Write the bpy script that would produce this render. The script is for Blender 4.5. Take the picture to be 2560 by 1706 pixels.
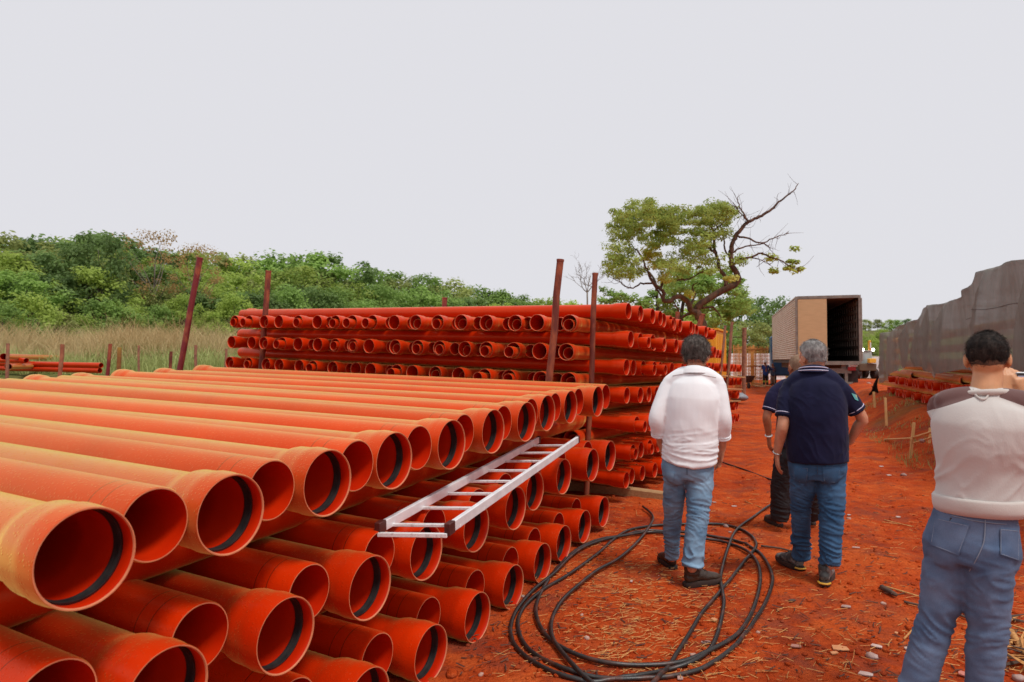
import bpy, math, random
import numpy as np
from mathutils import Vector, Matrix
from mathutils.bvhtree import BVHTree
SC = bpy.context.scene
for o in list(bpy.data.objects): bpy.data.objects.remove(o)
COL = SC.collection
R = math.radians
random.seed(7); RNG = np.random.default_rng(7)

# ------------------------------------------------------------------ camera
CAM_H, PITCH, FPX = 1.61, math.atan(49/1706.67), 1706.67     # photograph pixels, 2560 x 1706
cam_d = bpy.data.cameras.new('camera'); cam = bpy.data.objects.new('camera', cam_d); COL.objects.link(cam)
cam_d.sensor_width = 36; cam_d.lens = 24; cam_d.clip_start = .05; cam_d.clip_end = 3000
cam.location = (0, 0, CAM_H); cam.rotation_euler = (R(90)+PITCH, 0, 0)
cam_d.dof.use_dof = True; cam_d.dof.focus_distance = 4.6; cam_d.dof.aperture_fstop = 4.0
SC.camera = cam
# ------------------------------------------------------------------ sky: rain-white overcast over a low clear-sky tint
W = bpy.data.worlds.new('World'); SC.world = W; W.use_nodes = True
wn, wl = W.node_tree.nodes, W.node_tree.links; wn.clear()
sky = wn.new('ShaderNodeTexSky'); sky.sky_type = 'NISHITA'; sky.sun_disc = False
SUN_EL, SUN_AZ = R(62), R(140)
sky.sun_elevation = SUN_EL; sky.sun_rotation = SUN_AZ; sky.dust_density = 4
b1 = wn.new('ShaderNodeBackground'); b1.inputs[1].default_value = .05; wl.new(sky.outputs[0], b1.inputs[0])
b2 = wn.new('ShaderNodeBackground'); b2.inputs[0].default_value = (.762, .760, .802, 1); b2.inputs[1].default_value = .663
mx = wn.new('ShaderNodeMixShader'); mx.inputs[0].default_value = .97
wl.new(b1.outputs[0], mx.inputs[1]); wl.new(b2.outputs[0], mx.inputs[2])
wo = wn.new('ShaderNodeOutputWorld'); wl.new(mx.outputs[0], wo.inputs[0])
sun_d = bpy.data.lights.new('sun', 'SUN'); sun = bpy.data.objects.new('sun', sun_d); COL.objects.link(sun)
sun_d.energy = 1.5; sun_d.angle = R(14); sun_d.color = (1, .97, .92)
sd = Vector((math.sin(SUN_AZ)*math.cos(SUN_EL), math.cos(SUN_AZ)*math.cos(SUN_EL), math.sin(SUN_EL)))
sun.rotation_euler = sd.to_track_quat('Z', 'Y').to_euler(); sun.location = (0, 0, 30)
sky.sun_rotation = math.atan2(sd.x, sd.y)
vs = SC.view_settings; vs.view_transform = 'Standard'; vs.look = 'None'; vs.exposure = 0.6; vs.gamma = 1; vs.use_curve_mapping = False
SC.cycles.max_bounces = 8; SC.cycles.use_denoising = True

# ------------------------------------------------------------------ pixel helpers
_f = Vector((0, math.cos(PITCH), math.sin(PITCH))); _u = Vector((0, -math.sin(PITCH), math.cos(PITCH)))
def ray(px, py): return Vector((1, 0, 0))*((px-1280)/FPX) + _u*((853-py)/FPX) + _f
def at(px, py, d):
    r = ray(px, py); return Vector((0, 0, CAM_H)) + r*(d/r.y)
def gnd(px, py, z=0.):
    r = ray(px, py); return Vector((0, 0, CAM_H)) + r*((z-CAM_H)/r.z)

# ------------------------------------------------------------------ noise
_perm = np.random.default_rng(3).permutation(256); _perm = np.concatenate([_perm, _perm, _perm])
_grad = np.random.default_rng(4).normal(size=(256, 3)); _grad /= np.linalg.norm(_grad, axis=1)[:, None]
def pn(P):
    P = np.asarray(P, float); i = np.floor(P).astype(int); f = P-i; i &= 255
    s = f*f*f*(f*(f*6-15)+10); out = 0
    for dx in (0, 1):
        for dy in (0, 1):
            for dz in (0, 1):
                h = _perm[_perm[_perm[(i[:, 0]+dx) & 255]+((i[:, 1]+dy) & 255)]+((i[:, 2]+dz) & 255)] & 255
                g = _grad[h]; d = (g*(f-np.array([dx, dy, dz]))).sum(1)
                w = (s[:, 0] if dx else 1-s[:, 0])*(s[:, 1] if dy else 1-s[:, 1])*(s[:, 2] if dz else 1-s[:, 2])
                out = out+d*w
    return out*1.4
def fbm(P, o=4, g=.5):
    P = np.asarray(P, float); a = 1; t = 0
    for k in range(o): t = t+a*pn(P*(2**k)+17.3*k); a *= g
    return t
def sstep(a, b, x):
    t = np.clip((np.asarray(x, float)-a)/(b-a), 0, 1); return t*t*(3-2*t)

# ------------------------------------------------------------------ materials
MATS = {}
def mat(name, col, rough=.6, col2=None, nscale=6., namt=1., bump=0., bscale=60., metal=0., spec=.5, contrast=(.35, .65),
        rnd=0., coord='Object', stretch=None, sheen=0., sss=0., alpha=None, coat=0., extra=None, bdist=.01, detail=6):
    if name in MATS: return MATS[name]
    m = bpy.data.materials.new(name); m.use_nodes = True; MATS[name] = m
    n, l = m.node_tree.nodes, m.node_tree.links; b = n['Principled BSDF']
    b.inputs['Roughness'].default_value = rough; b.inputs['Metallic'].default_value = metal
    b.inputs['Specular IOR Level'].default_value = spec
    if coat: b.inputs['Coat Weight'].default_value = coat; b.inputs['Coat Roughness'].default_value = .15
    if sheen: b.inputs['Sheen Weight'].default_value = sheen
    if sss: b.inputs['Subsurface Weight'].default_value = sss; b.inputs['Subsurface Radius'].default_value = (.02, .008, .004); b.inputs['Subsurface Scale'].default_value = .6
    tc = n.new('ShaderNodeTexCoord'); mp = n.new('ShaderNodeMapping'); l.new(tc.outputs[coord], mp.inputs[0])
    if stretch: mp.inputs['Scale'].default_value = stretch
    c = None
    if col2 is not None:
        t = n.new('ShaderNodeTexNoise'); t.inputs['Scale'].default_value = nscale; t.inputs['Detail'].default_value = detail; l.new(mp.outputs[0], t.inputs[0])
        r = n.new('ShaderNodeValToRGB'); r.color_ramp.elements[0].position = contrast[0]; r.color_ramp.elements[1].position = contrast[1]
        r.color_ramp.elements[0].color = (*col, 1); r.color_ramp.elements[1].color = (*col2, 1); l.new(t.outputs[0], r.inputs[0]); c = r.outputs[0]
    if rnd:
        oi = n.new('ShaderNodeObjectInfo'); hs = n.new('ShaderNodeHueSaturation'); ma = n.new('ShaderNodeMapRange')
        ma.inputs[3].default_value = 1-rnd; ma.inputs[4].default_value = 1+rnd; l.new(oi.outputs['Random'], ma.inputs[0]); l.new(ma.outputs[0], hs.inputs['Value'])
        if c is None: hs.inputs['Color'].default_value = (*col, 1)
        else: l.new(c, hs.inputs['Color'])
        c = hs.outputs[0]
    if c is None: b.inputs['Base Color'].default_value = (*col, 1)
    else: l.new(c, b.inputs['Base Color'])
    if bump:
        t2 = n.new('ShaderNodeTexNoise'); t2.inputs['Scale'].default_value = bscale; t2.inputs['Detail'].default_value = 5; l.new(mp.outputs[0], t2.inputs[0])
        bp = n.new('ShaderNodeBump'); bp.inputs['Strength'].default_value = bump; bp.inputs['Distance'].default_value = bdist; l.new(t2.outputs[0], bp.inputs['Height']); l.new(bp.outputs[0], b.inputs['Normal'])
    if extra: extra(m, n, l, b, mp)
    return m

# ------------------------------------------------------------------ mesh builder
def cat_rom(P, n=6):
    P = [np.asarray(p, float) for p in P]; P = [2*P[0]-P[1]]+P+[2*P[-1]-P[-2]]; out = []
    for i in range(1, len(P)-2):
        for k in range(n):
            t = k/n; a, b, c, d = P[i-1], P[i], P[i+1], P[i+2]
            out.append(.5*((2*b)+(c-a)*t+(2*a-5*b+4*c-d)*t*t+(3*b-a-3*c+d)*t**3))
    out.append(P[-2]); return np.array(out)
class MB:
    def __init__(s): s.v = []; s.f = []; s.mi = []; s.cm = 0
    def add(s, V, F):
        o = len(s.v); s.v += [tuple(map(float, p)) for p in V]; s.f += [tuple(i+o for i in f) for f in F]; s.mi += [s.cm]*len(F); return s
    def box(s, c, size, M=None, bev=0.):
        hx, hy, hz = [q/2 for q in size]
        if bev:
            b = min(bev, hx*.9, hy*.9, hz*.9); V = []; 
            for x in (-1, 1):
                for y in (-1, 1):
                    for z in (-1, 1):
                        V += [(x*(hx-b), y*(hy-b), z*hz), (x*(hx-b), y*hy, z*(hz-b)), (x*hx, y*(hy-b), z*(hz-b))]
            def I(x, y, z, k): return ((x > 0)*4+(y > 0)*2+(z > 0))*3+k
            F = []
            for z in (-1, 1): F.append([I(-1, -1, z, 0), I(1, -1, z, 0), I(1, 1, z, 0), I(-1, 1, z, 0)][::z])
            for y in (-1, 1): F.append([I(-1, y, -1, 1), I(1, y, -1, 1), I(1, y, 1, 1), I(-1, y, 1, 1)][::-y])
            for x in (-1, 1): F.append([I(x, -1, -1, 2), I(x, 1, -1, 2), I(x, 1, 1, 2), I(x, -1, 1, 2)][::x])
            for y in (-1, 1):
                for z in (-1, 1): F.append([I(-1, y, z, 0), I(1, y, z, 0), I(1, y, z, 1), I(-1, y, z, 1)][::-y*z])
            for x in (-1, 1):
                for z in (-1, 1): F.append([I(x, -1, z, 0), I(x, 1, z, 0), I(x, 1, z, 2), I(x, -1, z, 2)][::x*z])
            for x in (-1, 1):
                for y in (-1, 1): F.append([I(x, y, -1, 1), I(x, y, 1, 1), I(x, y, 1, 2), I(x, y, -1, 2)][::-x*y])
            for x in (-1, 1):
                for y in (-1, 1):
                    for z in (-1, 1): F.append([I(x, y, z, 0), I(x, y, z, 1), I(x, y, z, 2)][::-x*y*z])
        else:
            V = [(x*hx, y*hy, z*hz) for x in (-1, 1) for y in (-1, 1) for z in (-1, 1)]
            F = [(0, 1, 3, 2), (4, 6, 7, 5), (0, 4, 5, 1), (2, 3, 7, 6), (0, 2, 6, 4), (1, 5, 7, 3)]
        if M is None: M = Matrix.Identity(3)
        c = Vector(c); return s.add([tuple(M @ Vector(v)+c) for v in V], F)
    def tube(s, P, r, seg=10, cap=True, ref=None, ry=None, closed=False):
        P = np.asarray(P, float); n = len(P); r = np.broadcast_to(np.asarray(r, float), (n,)).copy(); ry = r if ry is None else np.broadcast_to(np.asarray(ry, float), (n,))
        T = np.zeros_like(P); T[1:-1] = P[2:]-P[:-2]; T[0] = P[1]-P[0]; T[-1] = P[-1]-P[-2]
        if closed: T[0] = T[-1] = P[1]-P[-2]
        T /= np.linalg.norm(T, axis=1)[:, None]+1e-12
        if ref is None: a = np.cross(T[0], (0, 0, 1)); a = np.cross(T[0], (1, 0, 0)) if np.linalg.norm(a) < .1 else a
        else: a = np.asarray(ref, float)
        V = []; th = np.arange(seg)*2*math.pi/seg
        for i in range(n):
            if ref is not None: a = np.asarray(ref, float)
            a = a-T[i]*(a @ T[i]); a /= np.linalg.norm(a)+1e-12; b = np.cross(T[i], a)
            V += list(P[i]+np.outer(np.cos(th)*r[i], a)+np.outer(np.sin(th)*ry[i], b))
        F = []
        for i in range(n-1):
            for k in range(seg):
                k2 = (k+1) % seg; F.append((i*seg+k, i*seg+k2, (i+1)*seg+k2, (i+1)*seg+k))
        if cap and not closed:
            F.append(tuple(range(seg))[::-1]); F.append(tuple((n-1)*seg+k for k in range(seg)))
        return s.add(V, F)
    def ell(s, c, rad, M=None, nu=16, nv=10):
        V = [(0, 0, 1)]; F = []
        for j in range(1, nv):
            t = math.pi*j/nv
            V += [(math.sin(t)*math.cos(2*math.pi*k/nu), math.sin(t)*math.sin(2*math.pi*k/nu), math.cos(t)) for k in range(nu)]
        V.append((0, 0, -1))
        for k in range(nu):
            F.append((0, 1+k, 1+(k+1) % nu)); e = len(V)-1
            F.append((e, e-nu+(k+1) % nu, e-nu+k))
            for j in range(nv-2): q = 1+j*nu; F.append((q+k, q+nu+k, q+nu+(k+1) % nu, q+(k+1) % nu))
        if M is None: M = Matrix.Identity(3)
        c = Vector(c); return s.add([tuple(M @ Vector((v[0]*rad[0], v[1]*rad[1], v[2]*rad[2]))+c) for v in V], F)
    def limb(s, P, rx, ry=None, ref=None, seg=14, n=5):
        """smooth closed limb with round ends through points P with radii"""
        k = len(P); ry = rx if ry is None else ry
        Q = np.array([list(map(float, p))+[rx[i], ry[i]] for i, p in enumerate(P)]); Q = cat_rom(Q, n)
        c = Q[:, :3]; a, b = np.maximum(Q[:, 3], .002), np.maximum(Q[:, 4], .002)
        t0 = c[0]-c[1]; t0 /= np.linalg.norm(t0); t1 = c[-1]-c[-2]; t1 /= np.linalg.norm(t1)
        A = [(c[0]+t0*min(a[0], b[0])*q, a[0]*w, b[0]*w) for q, w in ((.97, .22), (.75, .66), (.4, .91))]
        B = [(c[-1]+t1*min(a[-1], b[-1])*q, a[-1]*w, b[-1]*w) for q, w in ((.4, .91), (.75, .66), (.97, .22))]
        C = np.vstack([[x[0] for x in A], c, [x[0] for x in B]]); ra = np.r_[[x[1] for x in A], a, [x[1] for x in B]]; rb = np.r_[[x[2] for x in A], b, [x[2] for x in B]]
        return s.tube(C, ra, seg, True, ref, rb)
    def mesh(s, name, origin=(0, 0, 0)):
        me = bpy.data.meshes.new(name); V = np.array(s.v)-np.array(origin)
        me.from_pydata(V.tolist(), [], s.f)
        if any(s.mi): me.polygons.foreach_set('material_index', s.mi)
        return me
    def build(s, name, m, parent=None, origin=None, smooth=True, angle=40):
        o = None
        if origin is None: origin = parent['o'] if parent is not None and 'o' in parent else (0, 0, 0)
        origin = tuple(origin)
        return link(name, s.mesh(name, origin), m, parent, origin, smooth, angle)
def set_smooth(me, angle=40):
    me.polygons.foreach_set('use_smooth', [True]*len(me.polygons))
    if angle < 179:
        try: me.set_sharp_from_angle(angle=R(angle))
        except Exception: pass
def link(name, me, m, parent=None, origin=(0, 0, 0), smooth=True, angle=40):
    if smooth: set_smooth(me, angle)
    for q in (m if isinstance(m, (list, tuple)) else [m]): me.materials.append(q)
    o = bpy.data.objects.new(name, me); COL.objects.link(o)
    if parent is not None: o.parent = parent
    else: o.location = origin
    return o
ROOTS = []
def tag(o, label=None, cat=None, group=None, kind=None):
    if label: o['label'] = label
    if cat: o['category'] = cat
    if group: o['group'] = group
    if kind: o['kind'] = kind
    return o
def thing(name, label, cat, loc=(0, 0, 0), group=None):
    o = bpy.data.objects.new(name, None); COL.objects.link(o); o.empty_display_size = .1
    o.location = loc; o['o'] = tuple(loc); ROOTS.append(o); return tag(o, label, cat, group)
def copy_tree(o, parent=None):
    c = o.copy(); COL.objects.link(c); c.parent = parent
    for ch in list(o.children): copy_tree(ch, c)
    return c
ORD = ['first', 'second', 'third', 'fourth', 'fifth', 'sixth', 'seventh', 'eighth', 'ninth', 'tenth', 'eleventh', 'twelfth', 'thirteenth', 'fourteenth', 'fifteenth', 'sixteenth', 'seventeenth', 'eighteenth', 'nineteenth', 'twentieth']
def nth(i):
    if i < 20: return ORD[i]
    t = ['twenty', 'thirty', 'forty', 'fifty', 'sixty', 'seventy', 'eighty'][(i+1)//10-2]; u = (i+1) % 10
    return (t[:-1]+'ieth') if u == 0 else t+'-'+ORD[u-1]
def fuse(mb, voxel=.012, it=6, disp=None):
    """one continuous skin from overlapping closed shapes (world coordinates)"""
    me = mb.mesh('tmp'); o = bpy.data.objects.new('tmp', me); COL.objects.link(o)
    md = o.modifiers.new('r', 'REMESH'); md.mode = 'VOXEL'; md.voxel_size = voxel
    if it: ms = o.modifiers.new('s', 'SMOOTH'); ms.factor = .5; ms.iterations = it
    dg = bpy.context.evaluated_depsgraph_get(); ne = bpy.data.meshes.new_from_object(o.evaluated_get(dg))
    bpy.data.objects.remove(o); bpy.data.meshes.remove(me); ne.materials.clear()
    if disp is not None:
        n = len(ne.vertices); V = np.zeros(n*3); N = np.zeros(n*3); ne.vertices.foreach_get('co', V); ne.vertices.foreach_get('normal', N)
        V = V.reshape(-1, 3); N = N.reshape(-1, 3); V = V+N*disp(V, N)[:, None]; ne.vertices.foreach_set('co', V.ravel()); ne.update()
    return ne
def shift(me, origin):
    me.transform(Matrix.Translation(-Vector(origin))); return me
def bvh_of(me): return BVHTree.FromPolygons([v.co.copy() for v in me.vertices], [tuple(p.vertices) for p in me.polygons])
# ================================================================== ground
def bank_x(y): return 7.3+(y-10)*.379
def gz(x, y, fine=True):
    x = np.asarray(x, float); y = np.asarray(y, float); P = np.stack([x, y, 0*x], -1)
    z = .035*fbm(P*.5, 3)
    if fine:
        near = np.clip(12/np.maximum(np.hypot(x, y), 3), 0, 1)
        z = z+near*(.012*fbm(P*4, 4)+.010*np.maximum(fbm(P*11+5, 3)-.35, 0)-.012*np.maximum(fbm(P*3+31, 2)-.5, 0))
    l_ = x*.93-y*.366+.06*np.sin(y*.7); rut = np.exp(-((l_+.55)/.16)**2)+np.exp(-((l_-1.05)/.17)**2); z = z-.035*rut*sstep(3, 5, y)*sstep(45, 25, y)*(.7+.5*pn(P*1.3+40))+.012*(np.exp(-((l_+.28)/.10)**2)+np.exp(-((l_-1.33)/.10)**2))*sstep(3, 5, y)*sstep(45, 25, y)
    bx = bank_x(y); z = z+.62*sstep(-1.5, .1, x-bx)*sstep(5, 8, y)*sstep(60, 30, y)*(1+.15*fbm(P*1.2+9, 2))
    a = x/np.maximum(y, 1)
    lf = sstep(.08, -.12, a)*sstep(12, 14, y)
    z = z+lf*(1.35*sstep(13, 24, y)+.03*np.maximum(np.minimum(y, 400)-24, 0))
    z = z+9*sstep(70, 170, y)*sstep(.25, .45, a)
    return z
def gz1(x, y): return float(gz(np.array([x]), np.array([y]))[0])
def onground(px, py):
    p = gnd(px, py)
    for _ in range(3): p = gnd(px, py, gz1(p.x, p.y))
    return p
def axis(lo, a, b, hi, st, g=1.09):
    c = list(np.arange(a, b, st)); s = st; q = b
    while q < hi: c.append(q); s *= g; q += s
    c.append(hi); s = st; q = a
    L = []
    while q > lo: s *= g; q -= s; L.append(q)
    L.append(lo-1); return np.array(L[::-1]+c)
gx, gy = axis(-900, -.6, 5.2, 900, .024), axis(-60, 2.7, 8.2, 1500, .024)
XX, YY = np.meshgrid(gx, gy); ZZ = gz(XX.ravel(), YY.ravel()).reshape(XX.shape)
nx, ny = len(gx), len(gy); I = np.arange(nx*ny).reshape(ny, nx)
F = np.stack([I[:-1, :-1], I[:-1, 1:], I[1:, 1:], I[1:, :-1]], -1).reshape(-1, 4)
me = bpy.data.meshes.new('ground'); me.from_pydata(np.stack([XX, YY, ZZ], -1).reshape(-1, 3).tolist(), [], F.tolist())
ga = me.attributes.new('grassy', 'FLOAT', 'POINT')
aa = (XX/np.maximum(YY, 1)).ravel(); yy = YY.ravel()
nz = fbm(np.stack([XX.ravel(), yy, 0*yy], -1)*.4, 3)
gr = np.clip(sstep(.1, -.1, aa)*sstep(13, 17, yy+nz*3)+sstep(55, 75, yy+nz*6)+sstep(-20, -60, yy), 0, 1)
bxx = XX.ravel()-bank_x(yy); gr = np.maximum(gr, .45*sstep(.25, .6, nz)*sstep(-1.6, -.8, bxx)*sstep(1.5, 0, bxx)*sstep(7, 9, yy)*sstep(30, 20, yy))
ga.data.foreach_set('value', gr)
def soil_nodes(m, n, l, b, mp):
    def noise(s, d=6, r=.6):
        t = n.new('ShaderNodeTexNoise'); t.inputs['Scale'].default_value = s; t.inputs['Detail'].default_value = d; t.inputs['Roughness'].default_value = r; l.new(mp.outputs[0], t.inputs[0]); return t.outputs[0]
    def ramp(x, *st):
        r = n.new('ShaderNodeValToRGB'); e = r.color_ramp.elements
        while len(e) < len(st): e.new(.5)
        for k, (p, c) in enumerate(st): e[k].position = p; e[k].color = (*c, 1)
        l.new(x, r.inputs[0]); return r.outputs[0]
    def mix(a, c, f, mode='MIX'):
        x = n.new('ShaderNodeMix'); x.data_type = 'RGBA'; x.blend_type = mode
        l.new(a, x.inputs[6]); l.new(c, x.inputs[7])
        if isinstance(f, float): x.inputs[0].default_value = f
        else: l.new(f, x.inputs[0])
        return x.outputs[2]
    big = ramp(noise(.55, 5), (.34, (.33, .030, .007)), (.5, (.52, .070, .013)), (.66, (.66, .13, .028)))
    mid = ramp(noise(5, 8, .7), (.33, (.29, .020, .004)), (.5, (.56, .076, .013)), (.70, (.74, .18, .045)))
    c = mix(big, mid, .5)
    fine = ramp(noise(48, 7, .8), (.30, (.35, .26, .2)), (.5, (.95, .93, .9)), (.72, (1.25, 1.4, 1.5)))
    c = mix(c, fine, .85, 'MULTIPLY')
    wet = n.new('ShaderNodeMapRange'); wet.inputs[1].default_value = .55; wet.inputs[2].default_value = .66; l.new(noise(.8, 7, .65), wet.inputs[0])
    dk = n.new('ShaderNodeRGB'); dk.outputs[0].default_value = (.13, .010, .004, 1)
    wm = n.new('ShaderNodeMath'); wm.operation = 'MULTIPLY'; wm.inputs[1].default_value = .6; l.new(wet.outputs[0], wm.inputs[0])
    c = mix(c, dk.outputs[0], wm.outputs[0])
    mud = ramp(noise(1.7, 7, .7), (.50, (0, 0, 0)), (.64, (.8, .8, .8))); md = n.new('ShaderNodeRGB'); md.outputs[0].default_value = (.25, .056, .030, 1); c = mix(c, md.outputs[0], mud)
    pal = ramp(noise(11, 8, .8), (.60, (0, 0, 0)), (.74, (.55, .55, .55))); pd = n.new('ShaderNodeRGB'); pd.outputs[0].default_value = (.62, .20, .085, 1); c = mix(c, pd.outputs[0], pal)
    at_ = n.new('ShaderNodeAttribute'); at_.attribute_name = 'grassy'
    gcol = ramp(noise(3, 6), (.35, (.05, .09, .018)), (.65, (.20, .17, .06)))
    c = mix(c, gcol, at_.outputs['Fac']); l.new(c, b.inputs['Base Color'])
    rr = n.new('ShaderNodeMapRange'); rr.inputs[3].default_value = .95; rr.inputs[4].default_value = .62; l.new(wet.outputs[0], rr.inputs[0]); l.new(rr.outputs[0], b.inputs['Roughness'])
    h = n.new('ShaderNodeMath'); h.operation = 'ADD'; l.new(noise(28, 8, .75), h.inputs[0])
    v = n.new('ShaderNodeTexVoronoi'); v.inputs['Scale'].default_value = 45; l.new(mp.outputs[0], v.inputs[0])
    vm = n.new('ShaderNodeMath'); vm.operation = 'MULTIPLY'; vm.inputs[1].default_value = -.35; l.new(v.outputs[0], vm.inputs[0]); l.new(vm.outputs[0], h.inputs[1])
    bp = n.new('ShaderNodeBump'); bp.inputs['Strength'].default_value = .9; bp.inputs['Distance'].default_value = .028; l.new(h.outputs[0], bp.inputs['Height']); l.new(bp.outputs[0], b.inputs['Normal'])
SOIL = mat('red_soil', (.4, .06, .015), .9, spec=.08, extra=soil_nodes)
g = link('ground', me, SOIL, angle=180); tag(g, kind='structure')

# ================================================================== pipes
def pvc_nodes(L, drops, srough=.32, sw=.6):
    def fn(m, n, l, b, mp):
        tc = n.new('ShaderNodeTexCoord'); sx = n.new('ShaderNodeSeparateXYZ'); l.new(tc.outputs['Object'], sx.inputs[0])
        oi = n.new('ShaderNodeObjectInfo')
        t = n.new('ShaderNodeTexNoise'); t.inputs['Scale'].default_value = 3; t.inputs['Detail'].default_value = 6; t.noise_dimensions = '4D'; l.new(tc.outputs['Object'], t.inputs['Vector'])
        wv = n.new('ShaderNodeMath'); wv.operation = 'MULTIPLY'; wv.inputs[1].default_value = 37; l.new(oi.outputs['Random'], wv.inputs[0]); l.new(wv.outputs[0], t.inputs['W'])
        r = n.new('ShaderNodeValToRGB'); r.color_ramp.elements[0].position = .3; r.color_ramp.elements[1].position = .75
        r.color_ramp.elements[0].color = (.52, .017, .0002, 1); r.color_ramp.elements[1].color = (.62, .028, .0004, 1); l.new(t.outputs[0], r.inputs[0])
        hs = n.new('ShaderNodeHueSaturation'); l.new(r.outputs[0], hs.inputs['Color'])
        mr = n.new('ShaderNodeMapRange'); mr.inputs[3].default_value = .90; mr.inputs[4].default_value = 1.08; l.new(oi.outputs['Random'], mr.inputs[0]); l.new(mr.outputs[0], hs.inputs['Value'])
        c = hs.outputs[0]
        for off in (.13, .20):          # black insertion marks printed round the plain end
            d = n.new('ShaderNodeMath'); d.operation = 'ADD'; d.inputs[1].default_value = L-off*(1 if L == PL and drops else .7); l.new(sx.outputs[0], d.inputs[0])
            a = n.new('ShaderNodeMath'); a.operation = 'ABSOLUTE'; l.new(d.outputs[0], a.inputs[0])
            q = n.new('ShaderNodeMath'); q.operation = 'LESS_THAN'; q.inputs[1].default_value = .0016; l.new(a.outputs[0], q.inputs[0])
            x = n.new('ShaderNodeMix'); x.data_type = 'RGBA'; l.new(q.outputs[0], x.inputs[0]); l.new(c, x.inputs[6]); x.inputs[7].default_value = (.05, .01, .005, 1); c = x.outputs[2]
        l.new(c, b.inputs['Base Color'])
        t2 = n.new('ShaderNodeTexNoise'); t2.inputs['Scale'].default_value = 9; l.new(tc.outputs['Object'], t2.inputs['Vector'])
        rr = n.new('ShaderNodeMapRange'); rr.inputs[3].default_value = .26; rr.inputs[4].default_value = .46; l.new(t2.outputs[0], rr.inputs[0]); l.new(rr.outputs[0], b.inputs['Roughness'])
        b.inputs['Specular Tint'].default_value = (1, .62, .26, 1); b.inputs['Specular IOR Level'].default_value = .5
        b.inputs['Sheen Weight'].default_value = sw; b.inputs['Sheen Roughness'].default_value = srough; b.inputs['Sheen Tint'].default_value = (1, .92, .24, 1)
        if drops:                       # rain beads standing on the plastic
            v = n.new('ShaderNodeTexVoronoi'); v.inputs['Scale'].default_value = 95; l.new(tc.outputs['Object'], v.inputs['Vector'])
            p = n.new('ShaderNodeMapRange'); p.inputs[1].default_value = .42; p.inputs[2].default_value = .12; l.new(v.outputs['Distance'], p.inputs[0])
            sc = n.new('ShaderNodeSeparateColor'); l.new(v.outputs['Color'], sc.inputs[0])
            k = n.new('ShaderNodeMath'); k.operation = 'GREATER_THAN'; k.inputs[1].default_value = .45; l.new(sc.outputs[0], k.inputs[0])
            mm = n.new('ShaderNodeMath'); mm.operation = 'MULTIPLY'; l.new(p.outputs[0], mm.inputs[0]); l.new(k.outputs[0], mm.inputs[1])
            bp = n.new('ShaderNodeBump'); bp.inputs['Strength'].default_value = .4; bp.inputs['Distance'].default_value = .003; l.new(mm.outputs[0], bp.inputs['Height']); l.new(bp.outputs[0], b.inputs['Normal'])
    return fn
PL = 6.0
PVC = mat('wet_orange_pvc', (.7, .08, .01), .4, spec=.5, extra=pvc_nodes(PL, True))
PVCT = mat('skylit_orange_pvc', (.7, .08, .01), .4, spec=.5, extra=pvc_nodes(PL, True, .47, 1.))  # lit copy of the wet pvc: wider warm sheen paints skylight on the top row
PVC2 = mat('orange_pvc', (.7, .08, .01), .4, spec=.5, extra=pvc_nodes(PL, False, .32, .5))
PVCI = mat('shaded_inner_pvc', (.50, .014, .0002), .38, (.58, .022, .0004), 5, spec=.35)  # pipe bore: darker, redder base with the inside shade put into the colour
CUT = mat('cut_pvc_edge', (.62, .22, .10), .7, (.55, .16, .07), 30)
RUB = mat('black_rubber', (.012, .012, .013), .45, (.03, .028, .027), 20, spec=.5)
def pipe_mesh(name, r, rs, L, bell, seg, wall):
    """socket mouth at the origin opening to +x, plain end at x=-L"""
    b = bell; e = rs-r
    prof = [(-.004, rs-wall*.9), (0, rs-wall*.55), (0, rs-wall*.15), (-.004, rs), (-b*.22, rs+e*.03), (-b*.30, rs+e*.16), (-b*.42, rs+e*.18), (-b*.52, rs+e*.05), (-b*.62, rs-e*.06),
            (-b*.88, rs-e*.10), (-b, rs-e*.35), (-b*1.18, r+e*.12), (-b*1.3, r), (-L+.012, r), (-L, r-wall*.45), (-L, r-wall*.95), (-L+.01, r-wall), (-b*1.3, r-wall), (-b*1.1, r-wall+e*.3), (-b*.95, rs-wall-e*.12), (-b*.56, rs-wall-e*.05),
            (-b*.46, rs-wall+e*.24), (-b*.30, rs-wall+e*.24), (-b*.2, rs-wall), (-.004, rs-wall*.9)]
    V = []; F = []; mi = []
    for x, q in prof[:-1]:
        V += [(x, q*math.cos(2*math.pi*k/seg), q*math.sin(2*math.pi*k/seg)) for k in range(seg)]
    n = len(prof)-1
    for i in range(n):
        j = (i+1) % n
        for k in range(seg):
            k2 = (k+1) % seg; F.append((i*seg+k, i*seg+k2, j*seg+k2, j*seg+k)); mi.append(1 if i in (0, 1, 14) else 2 if i >= 15 else 0)
    me = bpy.data.meshes.new(name); me.from_pydata(V, [], F); me.polygons.foreach_set('material_index', mi); set_smooth(me, 50)
    return me
def gasket_mesh(rs, wall, e, b, seg):
    m = MB(); prof = [(-b*.29, rs-wall+e*.2), (-b*.27, rs-wall-e*.18), (-b*.33, rs-wall-e*.30), (-b*.37, rs-wall-e*.12), (-b*.41, rs-wall-e*.32), (-b*.47, rs-wall-e*.2), (-b*.47, rs-wall+e*.2)]
    V = []; F = []
    for x, q in prof: V += [(x, q*math.cos(2*math.pi*k/seg), q*math.sin(2*math.pi*k/seg)) for k in range(seg)]
    for i in range(len(prof)-1):
        for k in range(seg): k2 = (k+1) % seg; F.append((i*seg+k, (i+1)*seg+k, (i+1)*seg+k2, i*seg+k2))
    m.add(V, F); me = m.mesh('gasket'); set_smooth(me, 60); return me
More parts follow.
